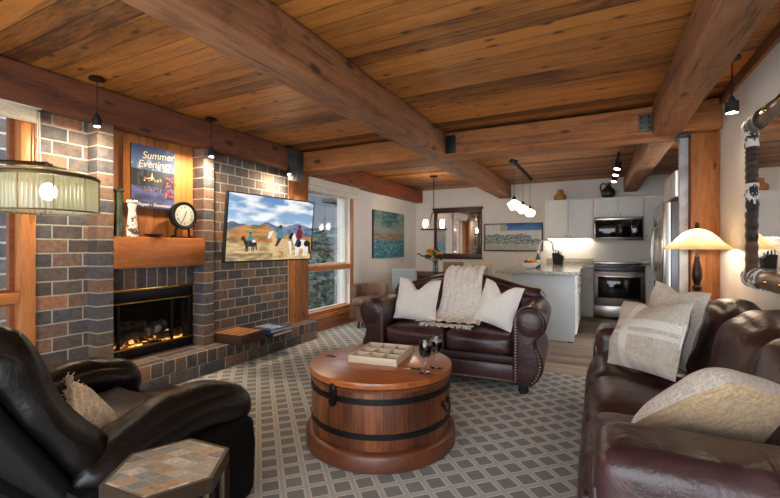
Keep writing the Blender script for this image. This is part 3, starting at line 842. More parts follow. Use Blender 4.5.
# ---------------------------------------------------------------- hanging lamps by the brick wall
def minipend(x, y, z0, z1, zb, label):
    p = thing('pendant_light', label, 'pendant light', (x, y, z1), 0, 'small pendant lights by the brick wall')
    MB().lathe([(.055, -.022), (.05, -.008), (.03, 0)], 20).build('canopy', M_bronze, p)
    MB().cyl((0, 0, -.01), (0, 0, zb-z1+.05), .0035, n=6).build('cord', M_blackm, p)
    MB().lathe([(.008, .07), (.012, .06), (.022, .045), (.032, .015), (.03, -.012), (.026, -.03), (.022, -.03), (.02, -.01), (0, -.008)], 16, (0, 0, zb-z1)).build('socket', M_blackm, p)
    b = MB(); b.M = T(-.002, 0, zb-z1-.027, 0, math.radians(38)); b.lathe([(0, 0), (.016, 0), (.016, .004), (0, .004)], 14); b.build('bulb', M_bulbs, p)
    return p
minipend(-3.30, 1.69, 0, 2.498, 2.16, 'small bronze pendant lighting the brick left of the fireplace')
minipend(-3.36, 2.74, 0, 2.498, 2.15, 'small bronze pendant lighting the pillar between fireplace and television')
minipend(-3.42, 3.93, 0, 2.498, 2.17, 'small bronze pendant above the right end of the television')

M_brassd = flat('aged_brass', srgb(120, 100, 66), .4, .8)
# arc lamp with drum shade
al = thing('arc_lamp', 'arc floor lamp with ribbed glass drum shade over the black recliner', 'floor lamp', (-2.72, .36, 0))
lx, ly = .595, .535
MB().lathe([(.16, 0.001), (.16, .02), (.03, .035)], 28).build('base', M_bronze, al)
MB().tube([(0, 0, .03), (0, 0, 1.3), (.02, .017, 1.5), (.07, .06, 1.585), (.16, .137, 1.6), (lx, ly, 1.6)], .009, 8).build('pole', M_bronze, al)
R_ = .18
b = MB(); b.lathe([(R_, 1.385), (R_, 1.53), (R_*.96, 1.553), (R_*.8, 1.565)], 180, (lx, ly, 0), caps=False)
for v in b.v:
    a = round(math.atan2(v.y-ly, v.x-lx)/(2*PI/180)); k = .985 if a % 3 == 0 else 1
    v.x = lx+(v.x-lx)*k; v.y = ly+(v.y-ly)*k
b.build('lamp_shade', M_drum, al)
b = MB()
b.tube([(lx+R_*1.005*math.cos(2*PI*k/40), ly+R_*1.005*math.sin(2*PI*k/40), 1.39) for k in range(40)], .0035, 6, closed=True)
b.tube([(lx+R_*.99*math.cos(2*PI*k/40), ly+R_*.99*math.sin(2*PI*k/40), 1.54) for k in range(40)], .01, 6, closed=True)
for k in range(10):
    a = 2*PI*(k+.5)/10; c_, s_ = math.cos(a), math.sin(a)
    b.tube([(lx+R_*1.012*c_, ly+R_*1.012*s_, 1.39), (lx+R_*1.012*c_, ly+R_*1.012*s_, 1.53)], .0032, 6)
for k in range(3):
    a = 2*PI*k/3; b.tube([(lx, ly, 1.59), (lx+R_*.8*math.cos(a), ly+R_*.8*math.sin(a), 1.562)], .005, 6)
b.build('shade_frame', M_brassd, al)
MB().cyl((lx, ly, 1.6), (lx, ly, 1.515), .016, n=12).build('socket', M_bronze, al)
MB().sphere((lx, ly, 1.478), .03, 12, sc=(1, 1, 1.25)).build('bulb', M_bulbd, al)

# right pendant
p = thing('pendant_light', 'black cylinder pendant by the right-hand wall mirror', 'pendant light', (.80, 3.42, 2.499))
MB().lathe([(.05, -.02), (.045, -.005), (.02, 0)], 20).build('canopy', M_blackm, p)
MB().cyl((0, 0, -.01), (0, 0, -.28), .0035, n=6).build('cord', M_blackm, p)
MB().lathe([(.006, -.23-.03), (.016, -.275), (.02, -.295), (.037, -.30), (.039, -.375), (.034, -.375), (.034, -.365)], 20).build('lamp_shade', M_blackm, p)
b = MB(); b.lathe([(0, -.368), (.033, -.368)], 16, caps=False); b.build('lens', M_lens, p)

# ---------------------------------------------------------------- beam hardware
def bracket(loc, w, d, h, label, m=M_galvd):
    k = thing('beam_bracket', label, 'bracket', loc, 0, 'steel beam brackets')
    MB().box(-w/2, -d/2, 0, w/2, d/2, h, .002).build('plate', m, k)
    for sx in (-1, 1):
        for q in (.2, .5, .8): MB().sphere((sx*w*.3, -d/2-.001, h*q), .009, 8, sc=(1, .6, 1)).build('bolt', M_blackm, k)
bracket((-1.415, 4.235, 2.26), .1, .02, .19, 'black steel bracket where the left ceiling beam meets the crossbeam', M_black)
bracket((.385, 4.235, 2.262), .1, .02, .15, 'grey steel bracket where the right ceiling beam meets the crossbeam')
k = thing('beam_bracket', 'grey steel strap bracket on top of the post by the television', 'bracket', (-3.458, 4.10, 2.08), 0, 'steel beam brackets')
MB().box(-.003, -.13, .0, .004, .14, .40, .002).build('plate', M_galvd, k)
MB().box(.005, .0, .0, .012, .14, .40, .002).build('cover_strap', M_galvd, k)
for q in (.05, .2, .35): MB().sphere((.013, .07, q), .009, 8, sc=(.6, 1, 1)).build('bolt', M_blackm, k)
k = thing('steel_column', 'grey steel column with cap plate beside the broad wooden post', 'column', (.693, 4.42, 0))
MB().box(-.033, -.03, 0.001, .033, .03, 2.205, .003).build('shaft', M_galv, k)
MB().box(-.05, -.12, 2.206, .04, .1, 2.222).build('cap_plate', M_galvd, k)

# ---------------------------------------------------------------- barrel table
bt = thing('barrel_table', 'round wooden barrel coffee table with black iron bands', 'coffee table', (-1.265, 2.352, 0))
MB().lathe([(.47, 0.001), (.484, .012), (.484, .085), (.476, .1), (.46, .108), (.44, .108)], 72).build('plinth', M_plinth, bt)
def staves():
    mb = MB(); n = 96; prof = [(.443, .106), (.449, .2), (.451, .27), (.449, .34), (.445, .43)]
    vs = []
    for r, z in prof:
        for j in range(n):
            a = 2*PI*j/n; rr = r-(.0035 if j % 4 == 0 else 0)
            vs.append((rr*math.cos(a), rr*math.sin(a), z))
    fs = [(i*n+j, i*n+(j+1) % n, (i+1)*n+(j+1) % n, (i+1)*n+j) for i in range(len(prof)-1) for j in range(n)]
    return mb.add(vs, fs, 0, True)
def stave_mat():
    b = NB('barrel_staves'); v = b.coord(); x, y, z = b.sep(v)
    ang = b.math('ARCTAN2', y, x); q = b.math('FLOOR', b.math('MULTIPLY', b.math('ADD', ang, PI), 24/(2*PI)))
    w = b.white(b.comb(q, 1.0, 4.0))
    n = b.noise(b.mapping(v, (1, 1, .12)), 10, 6, .6, .6, w=b.math('MULTIPLY', w, 30.0))
    f = b.math('ADD', n, b.math('MULTIPLY', b.math('SUBTRACT', w, .5), .28))
    f = b.math('ADD', f, b.math('MULTIPLY', b.math('SUBTRACT', b.noise(b.mapping(v, (1, 1, .06)), 75, 3, .7), .5), .75))
    c = b.ramp(f, [(.2, srgb(52, 24, 11)), (.48, srgb(104, 54, 26)), (.9, srgb(160, 94, 50))])
    fr = b.math('FRACT', b.math('MULTIPLY', b.math('ADD', ang, PI), 24/(2*PI)))
    e = b.step(b.math('MINIMUM', fr, b.math('SUBTRACT', 1.0, fr)), 0, .03)
    c = b.mix(e, srgb(50, 24, 12), c)
    return b.pbsdf(c, .4, 0, b.bump(f, .12, .004), Coat_Weight=.25, Coat_Roughness=.3)
staves().build('staves', stave_mat(), bt)
MB().lathe([(.44, .43), (.458, .432), (.46, .448), (.452, .452), (.44, .452)], 72).build('lid_rim', M_plinth, bt)
def halfdisc(y0, y1, r, z0, z1):
    pts = []
    a0 = math.asin(max(-1, min(1, y0/r))); a1 = math.asin(max(-1, min(1, y1/r)))
    for k in range(41): a = a0+(a1-a0)*k/40; pts.append((r*math.cos(a), r*math.sin(a)))
    for k in range(41): a = a1+(a0-a1)*k/40; pts.append((-r*math.cos(a), r*math.sin(a)))
    out = []
    for q in pts:
        if not out or (Vector(q)-Vector(out[-1])).length > 1e-4: out.append(q)
    if (Vector(out[0])-Vector(out[-1])).length < 1e-4: out.pop()
    return MB().prism(out, 'Z', z0, z1, .006)
halfdisc(-.46, -.0735, .461, .4525, .49).build('lid', M_barrelt, bt)
halfdisc(-.0705, .46, .461, .4525, .49).build('fixed_top', M_barrelt, bt)
for z in (.382, .19):
    r = .4525 if z > .3 else .451
    b = MB(); b.lathe([(r-.004, z-.016), (r+.002, z-.016), (r+.002, z+.016), (r-.004, z+.016)], 72, caps=False)
    for k in range(14):
        a = 2*PI*k/14+.1; b.sphere(((r+.002)*math.cos(a), (r+.002)*math.sin(a), z), .005, 6)
    b.build('iron_band', M_black, bt)
a = math.radians(262); hp = MB(); hp.M = T(.452*math.cos(a), .452*math.sin(a), 0, 0, 0, a)
hp.box(0, -.022, .36, .014, .022, .452, .004); hp.M = hp.M @ T(.006, 0, .36, 0, PI/2); hp.lathe([(.024, 0), (.024, .012)], 16); hp.M = T(.452*math.cos(a), .452*math.sin(a), 0, 0, 0, a)
hp.sphere((.015, 0, .44), .024, 12, sc=(.4, 1, 1.2)); hp.build('hasp', M_black, bt)
a = math.radians(-3); hd = MB(); hd.M = T(.45*math.cos(a), .45*math.sin(a), .3, 0, 0, a)
hd.tube([(.012+.012*math.sin(PI*k/10), -.04*math.cos(PI*k/10), -.05*math.sin(PI*k/10)) for k in range(11)], .006, 8)
hd.box(-.003, -.05, -.012, .008, -.03, .02); hd.box(-.003, .03, -.012, .008, .05, .02); hd.build('drop_handle', M_black, bt)
for x in (-.35, .28):
    b = MB(); b.box(x-.035, -.078, .4902, x+.035, -.066, .496, .002); b.build('hinge', M_black, bt)

# tray and glasses
tr = thing('compartment_tray', 'pale wooden tray with nine glass compartments on the barrel table', 'tray', (-1.295, 2.425, .4915), math.radians(8))
MB().box(-.165, -.19, 0, .165, .19, .008).build('tray_base', M_tray, tr)
b = MB()
for x in (-.165, .155): b.box(x, -.19, .008, x+.01, .19, .046, .001)
for y in (-.19, .18): b.box(-.155, y, .008, .155, y+.01, .046, .001)
b.build('rim', M_tray, tr)
b = MB()
for x in (-.056, .05): b.box(x, -.18, .008, x+.007, .18, .043)
for y in (-.065, .06): b.box(-.155, y, .008, .155, y+.007, .042)
b.build('divider', M_tray, tr)
for i in range(3):
    for j in range(3):
        x = -.105+i*.106; y = -.122+j*.125
        MB().box(x-.045, y-.054, .0085, x+.045, y+.054, .014).build('compartment_floor', M_traybot, tr)
M_glass = NB('clear_glass').pbsdf((1, 1, 1), .02, 0, None, Transmission_Weight=1.0, IOR=1.4)
def wineglass(loc, label):
    g = thing('wine_glass', label, 'wine glass', loc, 0, 'glasses of red wine on the barrel table')
    MB().lathe([(.0, .0), (.037, .001), (.036, .003), (.008, .006), (.0045, .014), (.004, .078), (.008, .086), (.033, .108), (.042, .138), (.04, .17), (.035, .2), (.0342, .2), (.0392, .169), (.0411, .138), (.032, .1095), (0, .093)], 28, caps=False).build('bowl', M_glass, g)
    MB().lathe([(0, .0942), (.0313, .11), (.0401, .138), (.0388, .165), (0, .1652)], 28, caps=False).build('wine', M_wine, g)
    return g
g1 = wineglass((-.905, 2.235, .4915), 'wine glass half full of red wine, nearer the camera of the pair')
dup(g1, (-.880, 2.36, .4915), None, 'wine glass half full of red wine, nearer the loveseat of the pair')

# ---------------------------------------------------------------- hexagonal side table
hx = thing('side_table', 'hexagonal side table with stone mosaic top beside the recliner', 'side table', (-1.203, .825, 0), math.radians(4))
hexp = lambda r: [(r*math.cos(PI/3*k), r*math.sin(PI/3*k)) for k in range(6)]
MB().prism(hexp(.168), 'Z', .531, .549, 0, smooth=False).build('mosaic_top', M_mosaic, hx)
b = MB(); o_, i_ = hexp(.182), hexp(.168)
for k in range(6):
    a_, c_ = k, (k+1) % 6
    b.add([(*i_[a_], .505), (*o_[a_], .505), (*o_[c_], .505), (*i_[c_], .505), (*i_[a_], .549), (*o_[a_], .549), (*o_[c_], .549), (*i_[c_], .549)],
          [(0, 3, 2, 1), (4, 5, 6, 7), (1, 2, 6, 5), (0, 4, 7, 3)])
b.build('rim', M_bronze, hx)
for k in range(6):
    x, y = hexp(.166)[k]; b = MB(); b.box(x-.012, y-.012, .001, x+.012, y+.012, .506, .002); b.build('leg', M_bronze, hx)
b = MB()
for k in range(6):
    p0, p1 = hexp(.166)[k], hexp(.166)[(k+1) % 6]; b.cyl((*p0, .12), (*p1, .12), .007, n=6)
b.build('stretcher', M_bronze, hx)

# ---------------------------------------------------------------- table lamp, end table
et = thing('end_table', 'tall wooden end table under the lamp behind the sofa', 'end table', (.70, 3.97, 0))
MB().box(-.235, -.2, .77, .225, .22, .80, .004).build('table_top', M_tblwood, et)
for sx in (-.215, .205):
    for sy in (-.18, .2): MB().box(sx-.02, sy-.02, .001, sx+.02, sy+.02, .77).build('leg', M_tblwood, et)
MB().box(-.2, -.17, .69, .19, .19, .769).build('apron', M_tblwood, et)
tl = thing('table_lamp', 'table lamp with amber glass dome shade on the end table', 'table lamp', (.705, 3.93, .8005))
MB().lathe([(.085, 0), (.085, .012), (.06, .022), (.035, .035), (.022, .05)], 28).build('base', M_bronze, tl)
MB().lathe([(.02, .045), (.028, .06), (.018, .08), (.032, .1), (.034, .125), (.02, .14), (.024, .15), (.036, .2), (.034, .25), (.022, .31), (.016, .35), (.02, .36), (.012, .375), (.01, .43), (.006, .59)], 20).build('stem', flat('lamp_bronze', srgb(58, 46, 40), .35, .7), tl)
b = MB(); b.lathe([(.235, .418), (.215, .432), (.165, .47), (.125, .515), (.09, .55), (.045, .573), (.012, .58)], 48, caps=False); b.build('lamp_shade', M_alab, tl)
MB().lathe([(.02, .58), (.022, .59), (.012, .598), (.016, .612), (.008, .628), (0, .632)], 14).build('finial', M_bronze, tl)
for s_ in (-1, 1): MB().sphere((s_*.07, 0, .47), .025, 10).build('bulb', M_bulb, tl)

# ---------------------------------------------------------------- right wall mirror (hide-wrapped frame)
mr = thing('wall_mirror', 'mirror with thick cowhide and leather wrapped frame on right wall', 'mirror', (.868, 2.75, 1.51))
mh, mwid = .46, .43
r_ = .06
MB().box(-.03, -mwid+.045, -mh+.045, -.018, mwid-.045, mh-.045).build('mirror_glass', M_mirror, mr)
MB().box(.045, -mwid-.02, -mh-.02, .07, mwid+.02, mh+.02).build('backing', M_dwood, mr)
def seg(name, a, c, m, r=r_, stitch=True):
    n = 14; A, B_ = Vector(a), Vector(c)
    pts = [A.lerp(B_, i/n) for i in range(n+1)]
    MB().tube(pts, [r*(1+.035*math.sin(i*1.3+a[2]*7)) for i in range(n+1)], 20).build(name, m, mr)
for sy in (-1, 1):
    y = sy*mwid
    zs = [mh+.04, mh-.13, .24, .11, -.06, -.24, -mh+.02]
    ms = [M_cow, M_hidedark, M_hidedark, M_cow, M_hidedark, M_hidebrown]
    for k in range(6): seg('hide_wrap' if ms[k] == M_cow else 'leather_wrap', (0, y, zs[k]), (0, y, zs[k+1]), ms[k], r_*(1.06 if ms[k] == M_cow else 1))
for sz in (-1, 1):
    z = sz*mh; c_ = mwid
    seg('hide_wrap', (0, c_+.07, z), (0, c_-.16, z), M_cow, r_*1.12); seg('leather_wrap', (0, c_-.16, z), (0, -c_+.16, z), M_hidebrown); seg('hide_wrap', (0, -c_+.16, z), (0, -c_-.07, z), M_cow, r_*1.12)
b = MB()
for y in (-.3, -.1, .1, .3):
    for z in (-mh, mh): b.sphere((-r_, y, z), .013, 8)
b.build('rivet', M_brass, mr)
# ---------------------------------------------------------------- loveseat (faces -y locally)
lv = thing('loveseat', 'oxblood leather loveseat with scroll arms and nailhead trim', 'loveseat', (-1.25, 3.93, 0), math.radians(3))
def arc(cx, cz, r, a0, a1, n): return [(cx+r*math.cos(a0+(a1-a0)*k/n), cz+r*math.sin(a0+(a1-a0)*k/n)) for k in range(n+1)]
def scroll():
    o = [(.0, .07), (.0, .60)]
    o += arc(.135, .60, .135, PI, -PI*.32, 18)[0:]
    o += [(.185, .46), (.2, .40), (.235, .32), (.245, .25), (.235, .19), (.205, .13), (.17, .09), (.15, .07)]
    return o
out = scroll()
def smooth2(p):
    return p
for sx in (1, -1):
    pts = [(sx*(.60+x), z) for x, z in out]
    arm = MB().prism(pts, 'Y', -.455, .42, .03, 3).build('arm', M_love, lv, sharp=60)
    # nailheads follow the front outline
    b = MB(); dense = []
    ctr = (.12, .35)
    for i in range(len(out)):
        p, q = out[i], out[(i+1) % len(out)]
        L = math.dist(p, q); k = max(1, int(L/.012))
        for j in range(k): dense.append((p[0]+(q[0]-p[0])*j/k, p[1]+(q[1]-p[1])*j/k))
    last = None
    for (x, z) in dense:
        if z < .1: continue
        xi = .022 if x < .015 else x-.03 if z < .5 else x+(.135-x)*.22
        zi = z if z < .6 else z+(.6-z)*.22
        if last and math.dist(last, (xi, zi)) < .019: continue
        last = (xi, zi); b.sphere((sx*(.60+xi), -.4575, zi), .0078, 6, sc=(1, .6, 1))
    b.build('nailhead_trim', M_nail, arm)
    pan = [(sx*(.60+.115+(x-.115)*.74), .345+(z-.345)*.84) for x, z in out]
    MB().prism(pan, 'Y', -.472, -.45, .012, 3).build('front_panel', M_love, arm, sharp=60)
    b = MB(); b.M = T(sx*.735, -.46, .60, PI/2); b.lathe([(.112, -.0), (.108, .014), (.09, .022), (.05, .027), (0, .028)], 28); b.build('scroll_roll', M_love, arm)
MB().puff(.24, .0, .0) if False else None
b = MB(); b.box(-.605, -.43, .075, .605, .42, .235, .02)
base = b.build('base', M_love, lv)
b = MB()
for k in range(56): b.sphere((-.59+k*1.18/55, -.4325, .098), .0078, 6, sc=(1, .6, 1))
b.build('nailhead_trim', M_nail, base)
MB().box(-.602, -.41, .236, .602, .42, .30, .012).build('seat_deck', leather('leather_deck', srgb(46, 28, 28), srgb(58, 38, 38), .5), lv)
for i, sx in enumerate((-1, 1)):
    b = MB(); b.M = T(sx*.301, -.10, .392); b.puff(.598, .70, .175, .06, (.004, .02, .022), 16, .004, 7, i+1); b.build('seat_cushion', M_love, lv)
def camel(x): return .80+.135*math.cos(min(1, abs(x)/.68)*PI/2)**1.2
o = [(-.72, .3), (.72, .3)] + [(.72-1.44*k/30, camel(.72-1.44*k/30)-.05) for k in range(31)]
MB().prism(o, 'Y', .24, .42, .04, 3).build('back_frame', M_love, lv)
MB().tube([(-.76, .36, .72)]+[(-.74+1.48*k/30, .34, camel(-.74+1.48*k/30)-.045) for k in range(31)]+[(.76, .36, .72)], .07, 14).build('back_roll', M_love, lv)
for i, sx in enumerate((-1, 1)):
    def wp(p, sx=sx):
        x = sx*.31+p.x; top = camel(x)
        f = (p.z+.22)/.44
        return (p.x, p.y+.10*(f-.5), p.z + max(0, f)*(top-.90)*.9)
    b = MB(); b.M = T(sx*.305, .165, .66); b.puff(.61, .17, .44, .07, (.0, .04, .01), 14, .005, 6, i+5, warp=wp); b.build('back_cushion', M_love, lv)
for sx in (-1, 1):
    for sy in (-.40, .36): MB().lathe([(.03, .001), (.045, .02), (.04, .05), (.05, .08)], 16, (sx*.68, sy, 0)).build('foot', M_blackm, lv)
lvM = T(-1.25, 3.93, 0, 0, 0, math.radians(3))

def place(o, M):
    o.location = M.to_translation(); o.rotation_euler = M.to_euler(); return o
o = MB().pillow(.44, .43, .15, 18, .05, .11, 1).build('throw_pillow', M_linenw, merge=.0002)
tag(place(o, lvM @ T(-.365, -.16, .71, math.radians(-20), math.radians(3), .05)), 'off-white throw pillow at the left end of the loveseat', 'pillow', 'off-white pillows on the loveseat')
o = MB().pillow(.41, .41, .16, 18, .05, .10, 4).build('throw_pillow', M_linenw, merge=.0002)
tag(place(o, lvM @ T(.435, -.176, .708, math.radians(-17), math.radians(10), -.42)), 'off-white throw pillow at the right end of the loveseat', 'pillow', 'off-white pillows on the loveseat')

# knitted throw: follows back roll, back cushion and seat
def throw():
    path = [(.0, .445, .70), (.0, .438, .86), (.0, .40, .955), (.0, .34, .985), (.0, .24, .975), (.0, .155, .90), (.0, .09, .80), (.0, .045, .68), (.0, .0, .57), (-.0, -.09, .505), (0, -.22, .495), (0, -.30, .492)]
    P_ = [Vector(p) for p in path]; L = [0]
    for i in range(1, len(P_)): L.append(L[-1]+(P_[i]-P_[i-1]).length)
    def at(s):
        s = max(0, min(L[-1]-1e-6, s))
        for i in range(1, len(P_)):
            if s <= L[i]:
                t = (s-L[i-1])/(L[i]-L[i-1]); p0 = P_[max(0, i-2)]; p1 = P_[i-1]; p2 = P_[i]; p3 = P_[min(len(P_)-1, i+1)]
                q = .5*((2*p1)+(p2-p0)*t+(2*p0-5*p1+4*p2-p3)*t*t+(3*p1-p0-3*p2+p3)*t**3)
                return q
    NU, NV = 72, 150
    def fn(u, v):
        s = v*L[-1]; p = at(s); d = (at(s+.01)-at(s-.01)).normalized(); nrm = Vector((0, d.z, -d.y))
        if nrm.y > 0 and v > .4: nrm = -nrm
        nrm = Vector((0, -abs(nrm.y) if v > .35 else abs(nrm.y), abs(nrm.z)))
        w = .20+.05*max(0, (v-.6)/.4)
        x = .035+(2*u-1)*w - .07*max(0, (v-.7)/.3)*(1-u)
        cab = (u*6) % 1; row = s/.05
        k = abs(math.sin(PI*cab))*(.55+.45*abs(math.sin(PI*(row+ (.5 if int(u*6) % 2 else 0)+.8*abs(cab-.5)))))
        edge = min(1, min(u, 1-u)*14)
        hgt = .03+.022*k*edge+.006*noise.noise(Vector((u*4, v*9, 1)))
        return (x+.01*noise.noise(Vector((v*6, 0, 2))), p.y+nrm.y*hgt, p.z+nrm.z*hgt)
    mb = MB().grid(fn, NU, NV)
    return mb, at, L
mbt, at_, L_ = throw()
t = thing('knit_throw', 'cream chunky cable-knit throw draped over the middle of the loveseat', 'blanket', (-1.25, 3.93, 0), math.radians(3))
mbt.build('knit', M_knit, t, merge=.0001)
b = MB()
for k in range(46):
    u = k/45; x = -.275+u*.50
    y0 = -.295+rnd.uniform(-.015, .01); a = rnd.uniform(-.03, .03); ln = rnd.uniform(.04, .075)
    b.tube([(x, y0+.02, .507), (x+a*.5, y0-ln*.5, .500+rnd.uniform(0, .008)), (x+a, y0-ln, .492)], [.008, .007, .004], 5)
for k in range(24):
    z = .55-rnd.random()*.03; v = k/23; y = .0-.3*v; x = -.275+rnd.uniform(-.02, .01)
    b.tube([(x+.02, y, .53 if y < -.09 else .60+y*.8), (x-.03, y+rnd.uniform(-.03, .03), .522 if y < -.09 else .59+y*.8)], [.008, .004], 5)
b.build('fringe', M_knit, t)

# ---------------------------------------------------------------- right-hand sofa (faces -x)
sf = thing('sofa', 'large burgundy leather sofa along the right wall', 'sofa', (0, 0, 0))
sf.location = (.40, 2.49, 0)
ya, yb = 1.345-2.49, 3.635-2.49
ox = -.40
MB().box(-.40, ya+.05, .08, .48, yb-.05, .30, .03).build('base', M_sofaR, sf)
for i, (y0, y1) in enumerate(((ya, ya+.30), (yb-.30, yb))):
    yc = (y0+y1)/2
    def wa(p):
        f = (p.x+.41)/.82            # 0 front .. 1 back
        return (p.x, p.y*(1-.12*max(0, -p.z/.28)), p.z-.008*max(0, (.2-f)/.2)**2*(p.z > 0))
    b = MB(); b.M = T(.022, yc, .362); b.puff(.85, .30, .56, .065, (.006, .012, .012), 18, .003, 5, i+20, warp=wa); arm = b.build('arm', M_sofaR, sf)
    if 1:
        b = MB(); xs = .02
        ring = [(xs+.004*math.sin(k), yc+.148*math.cos(t_)*(1 if abs(math.cos(t_)) < .9 else 1), .36+.272*math.sin(t_)) for k, t_ in enumerate([PI*j/24 for j in range(-4, 29)])]
        e = .34
        ring = [(xs, yc+.158*math.copysign(abs(math.cos(a))**e, math.cos(a)), .362+.289*math.copysign(abs(math.sin(a))**e, math.sin(a))) for a in [PI*j/24 for j in range(-6, 31)]]
        b.tube(ring, .004, 6); b.build('seam', M_sofaR, arm)
    b = MB(); b.M = T(-.395, yc, .31); b.puff(.05, .23, .4, .022, (.004, 0, 0), 8, .001, 5, i); b.build('arm_facing', M_sofaR, sf)
for i in range(3):
    w = (yb-ya-.55)/3; yc = ya+.275+w*(i+.5)
    def ws_(p):
        f = max(0, (-p.x-.2)/.15)
        return (p.x, p.y, p.z-.03*min(1.5, f)**2*(1 if p.z > 0 else .2))
    b = MB(); b.M = T(-.09, yc, .38); b.puff(.70, w+.004, .18, .07, (.02, .006, .025), 18, .006, 6, i+30, warp=ws_); b.build('seat_cushion', M_sofaR, sf)
    b = MB(); b.M = T(-.425, yc, .22); b.puff(.07, w+.002, .26, .03, (.012, 0, 0), 10, .002, 6, i+36); b.build('front_panel', M_sofaR, sf)
    def wb(p):
        f = (p.z+.25)/.5
        return (p.x+.11*(f-.4), p.y*(1-.05*max(0, f-.6)), p.z-.05*abs(p.y/.29)**2.5*max(0, f-.35)+.03*noise.noise(Vector((p.y*5, i*3.0, 0)))*max(0, f))
    b = MB(); b.M = T(.275, yc, .665); b.puff(.25, w+.015, .5, .115, (.05, .008, .02), 18, .010, 5, i+40, warp=wb); bc = b.build('back_cushion', M_sofaR, sf)
    b = MB(); pts = [(.275-.02+.06*(1-abs(q)**3)*0+.05, yc+q*w*.47, .905-.05*abs(q)**2.5*.65+.01*math.sin(q*9)) for q in [k/10-1 for k in range(21)]]
    b.tube(pts, .006, 6); b.build('piping', M_sofaR, bc)
MB().box(.34, ya+.02, .1, .50, yb-.02, .80, .05, 4).build('back_frame', M_sofaR, sf)
for sx in (-.36, .42):
    for sy in (ya+.12, yb-.12): MB().box(sx-.035, sy-.035, .001, sx+.035, sy+.035, .085, .006).build('foot', M_dwoodz, sf)

def cross_pillow():
    b = NB('pillow_woven_bands'); x, y, z = b.sep(b.coord()); v = b.coord()
    w1 = b.noise(b.mapping(v, (1, .1, .1)), 200, 2); w2 = b.noise(b.mapping(v, (.1, .1, 1)), 200, 2)
    t = b.math('ADD', b.math('MULTIPLY', w1, .5), b.math('MULTIPLY', w2, .5))
    base = b.mix(b.step(t, .3, .7), srgb(182, 173, 160), srgb(214, 207, 196))
    def band(c, off, wd): return b.math('LESS_THAN', b.math('ABSOLUTE', b.math('SUBTRACT', c, off)), wd)
    m = b.math('MAXIMUM', band(x, -.07, .035), b.math('MAXIMUM', band(z, .05, .024), band(z, -.01, .012)))
    kn = b.math('MULTIPLY', b.math('SINE', b.math('MULTIPLY', x, 420.0)), b.math('SINE', b.math('MULTIPLY', z, 420.0)))
    c = b.mix(m, base, b.mix(b.step(kn, -.4, .5), srgb(206, 202, 194), srgb(244, 242, 236)))
    h = b.math('ADD', b.math('MULTIPLY', t, .5), b.math('MULTIPLY', m, b.math('ADD', .7, b.math('MULTIPLY', kn, .4))))
    return b.pbsdf(c, .92, 0, b.bump(h, .5, .006))
M_cross = cross_pillow()
o = MB().pillow(.46, .46, .16, 20, .05, .03, 8, wr=.014).build('throw_pillow', M_lineng, merge=.0002)
tag(place(o, T(.40, 3.00, .775, math.radians(-16), math.radians(4), math.radians(-62))), 'plain linen throw pillow tucked behind the grey banded pillow on the sofa', 'pillow')
pa = thing('throw_pillow', 'grey linen pillow with white woven bands and tassels on the sofa', 'pillow')
MB().pillow(.60, .43, .18, 22, .04, .03, 12, wr=.014).build('pillow_body', M_cross, pa, merge=.0002)
b = MB()
for k in range(9): b.tube([(.272, -.01, .09-.014*k), (.3+.008*rnd.random(), -.02, .08-.014*k), (.305, -.022, .06-.014*k)], [.007, .006, .003], 5)
b.build('tassel', M_linenw, pa)
place(pa, T(.262, 2.82, .712, math.radians(-20), math.radians(-7), math.radians(-60)))
o = MB().pillow(.50, .50, .2, 22, .05, .0, 15, wr=.012).build('throw_pillow', [M_tan, M_cross], merge=0) if False else None
mbp = MB().pillow(.50, .50, .24, 22, .04, .0, 15, mat=0, mat2=1, wr=.012, tf=(.4, 1.25), rc=.12)
o = mbp.build('throw_pillow', [M_tan, M_lineng], merge=.0002)
ap = Vector((.372, 1.61, .815)); c1 = Vector((-.1, -.5, .5)).normalized(); c2 = Vector((-.9, .15, -.35)); c2 = (c2-c1*c2.dot(c1)).normalized()
zx, xx = (c1+c2)/2**.5, (c1-c2)/2**.5
pm = Matrix.Translation(ap-c1*.31) @ Matrix((xx, zx.cross(xx), zx)).transposed().to_4x4()
tag(place(o, pm), 'cream and tan pillow on the sofa nearest the camera', 'pillow')

# ---------------------------------------------------------------- recliner (faces +y)
rc = thing('recliner', 'black leather recliner with puffy arms facing the fireplace wall', 'recliner', (-1.99, .98, 0), 0)
for sx in (-1, 1):
    def wr_(p):
        f = (p.y+.33)/.66
        s = .70+.30*math.sin(min(1, f*1.15)*PI*.55)
        return (p.x*(1.0-.10*max(0, f-.75)/.25), p.y, p.z*s+.035*math.sin(f*PI)-.03*(1-f)-.12*max(0, f-.62)**1.5+.005*math.sin(p.y*85)*max(0, .3-f)*4)
    b = MB(); b.M = T(sx*.435, .10, .51); b.puff(.23, .76, .18, .1, (.015, .0, .03), 20, .006, 7, 50+sx, warp=wr_); arm = b.build('arm', M_rec, rc)
    out = [(-.30, .06), (.42, .06), (.455, .10), (.465, .3), (.45, .42), (.40, .46), (-.30, .46)]
    MB().prism([(p[0], p[1]) for p in out], 'X', sx*.44-.105, sx*.44+.105, .035, 4).build('side_panel', M_recb, rc)
for i, (y0, y1, z, h, rx) in enumerate(((-.18, .33, .385, .2, .06), (.30, .63, .35, .15, -.12))):
    b = MB(); b.M = T(0, (y0+y1)/2, z, rx); b.puff(.65, y1-y0, h, .08, (.005, .01, .03), 14, .007, 7, 60+i); b.build('seat_cushion' if i == 0 else 'footrest', M_rec, rc)
MB().box(-.33, -.28, .05, .33, .42, .30, .03).build('base', M_recb, rc)
bm_ = T(0, -.235, .475, math.radians(30))                # local z along the reclined back
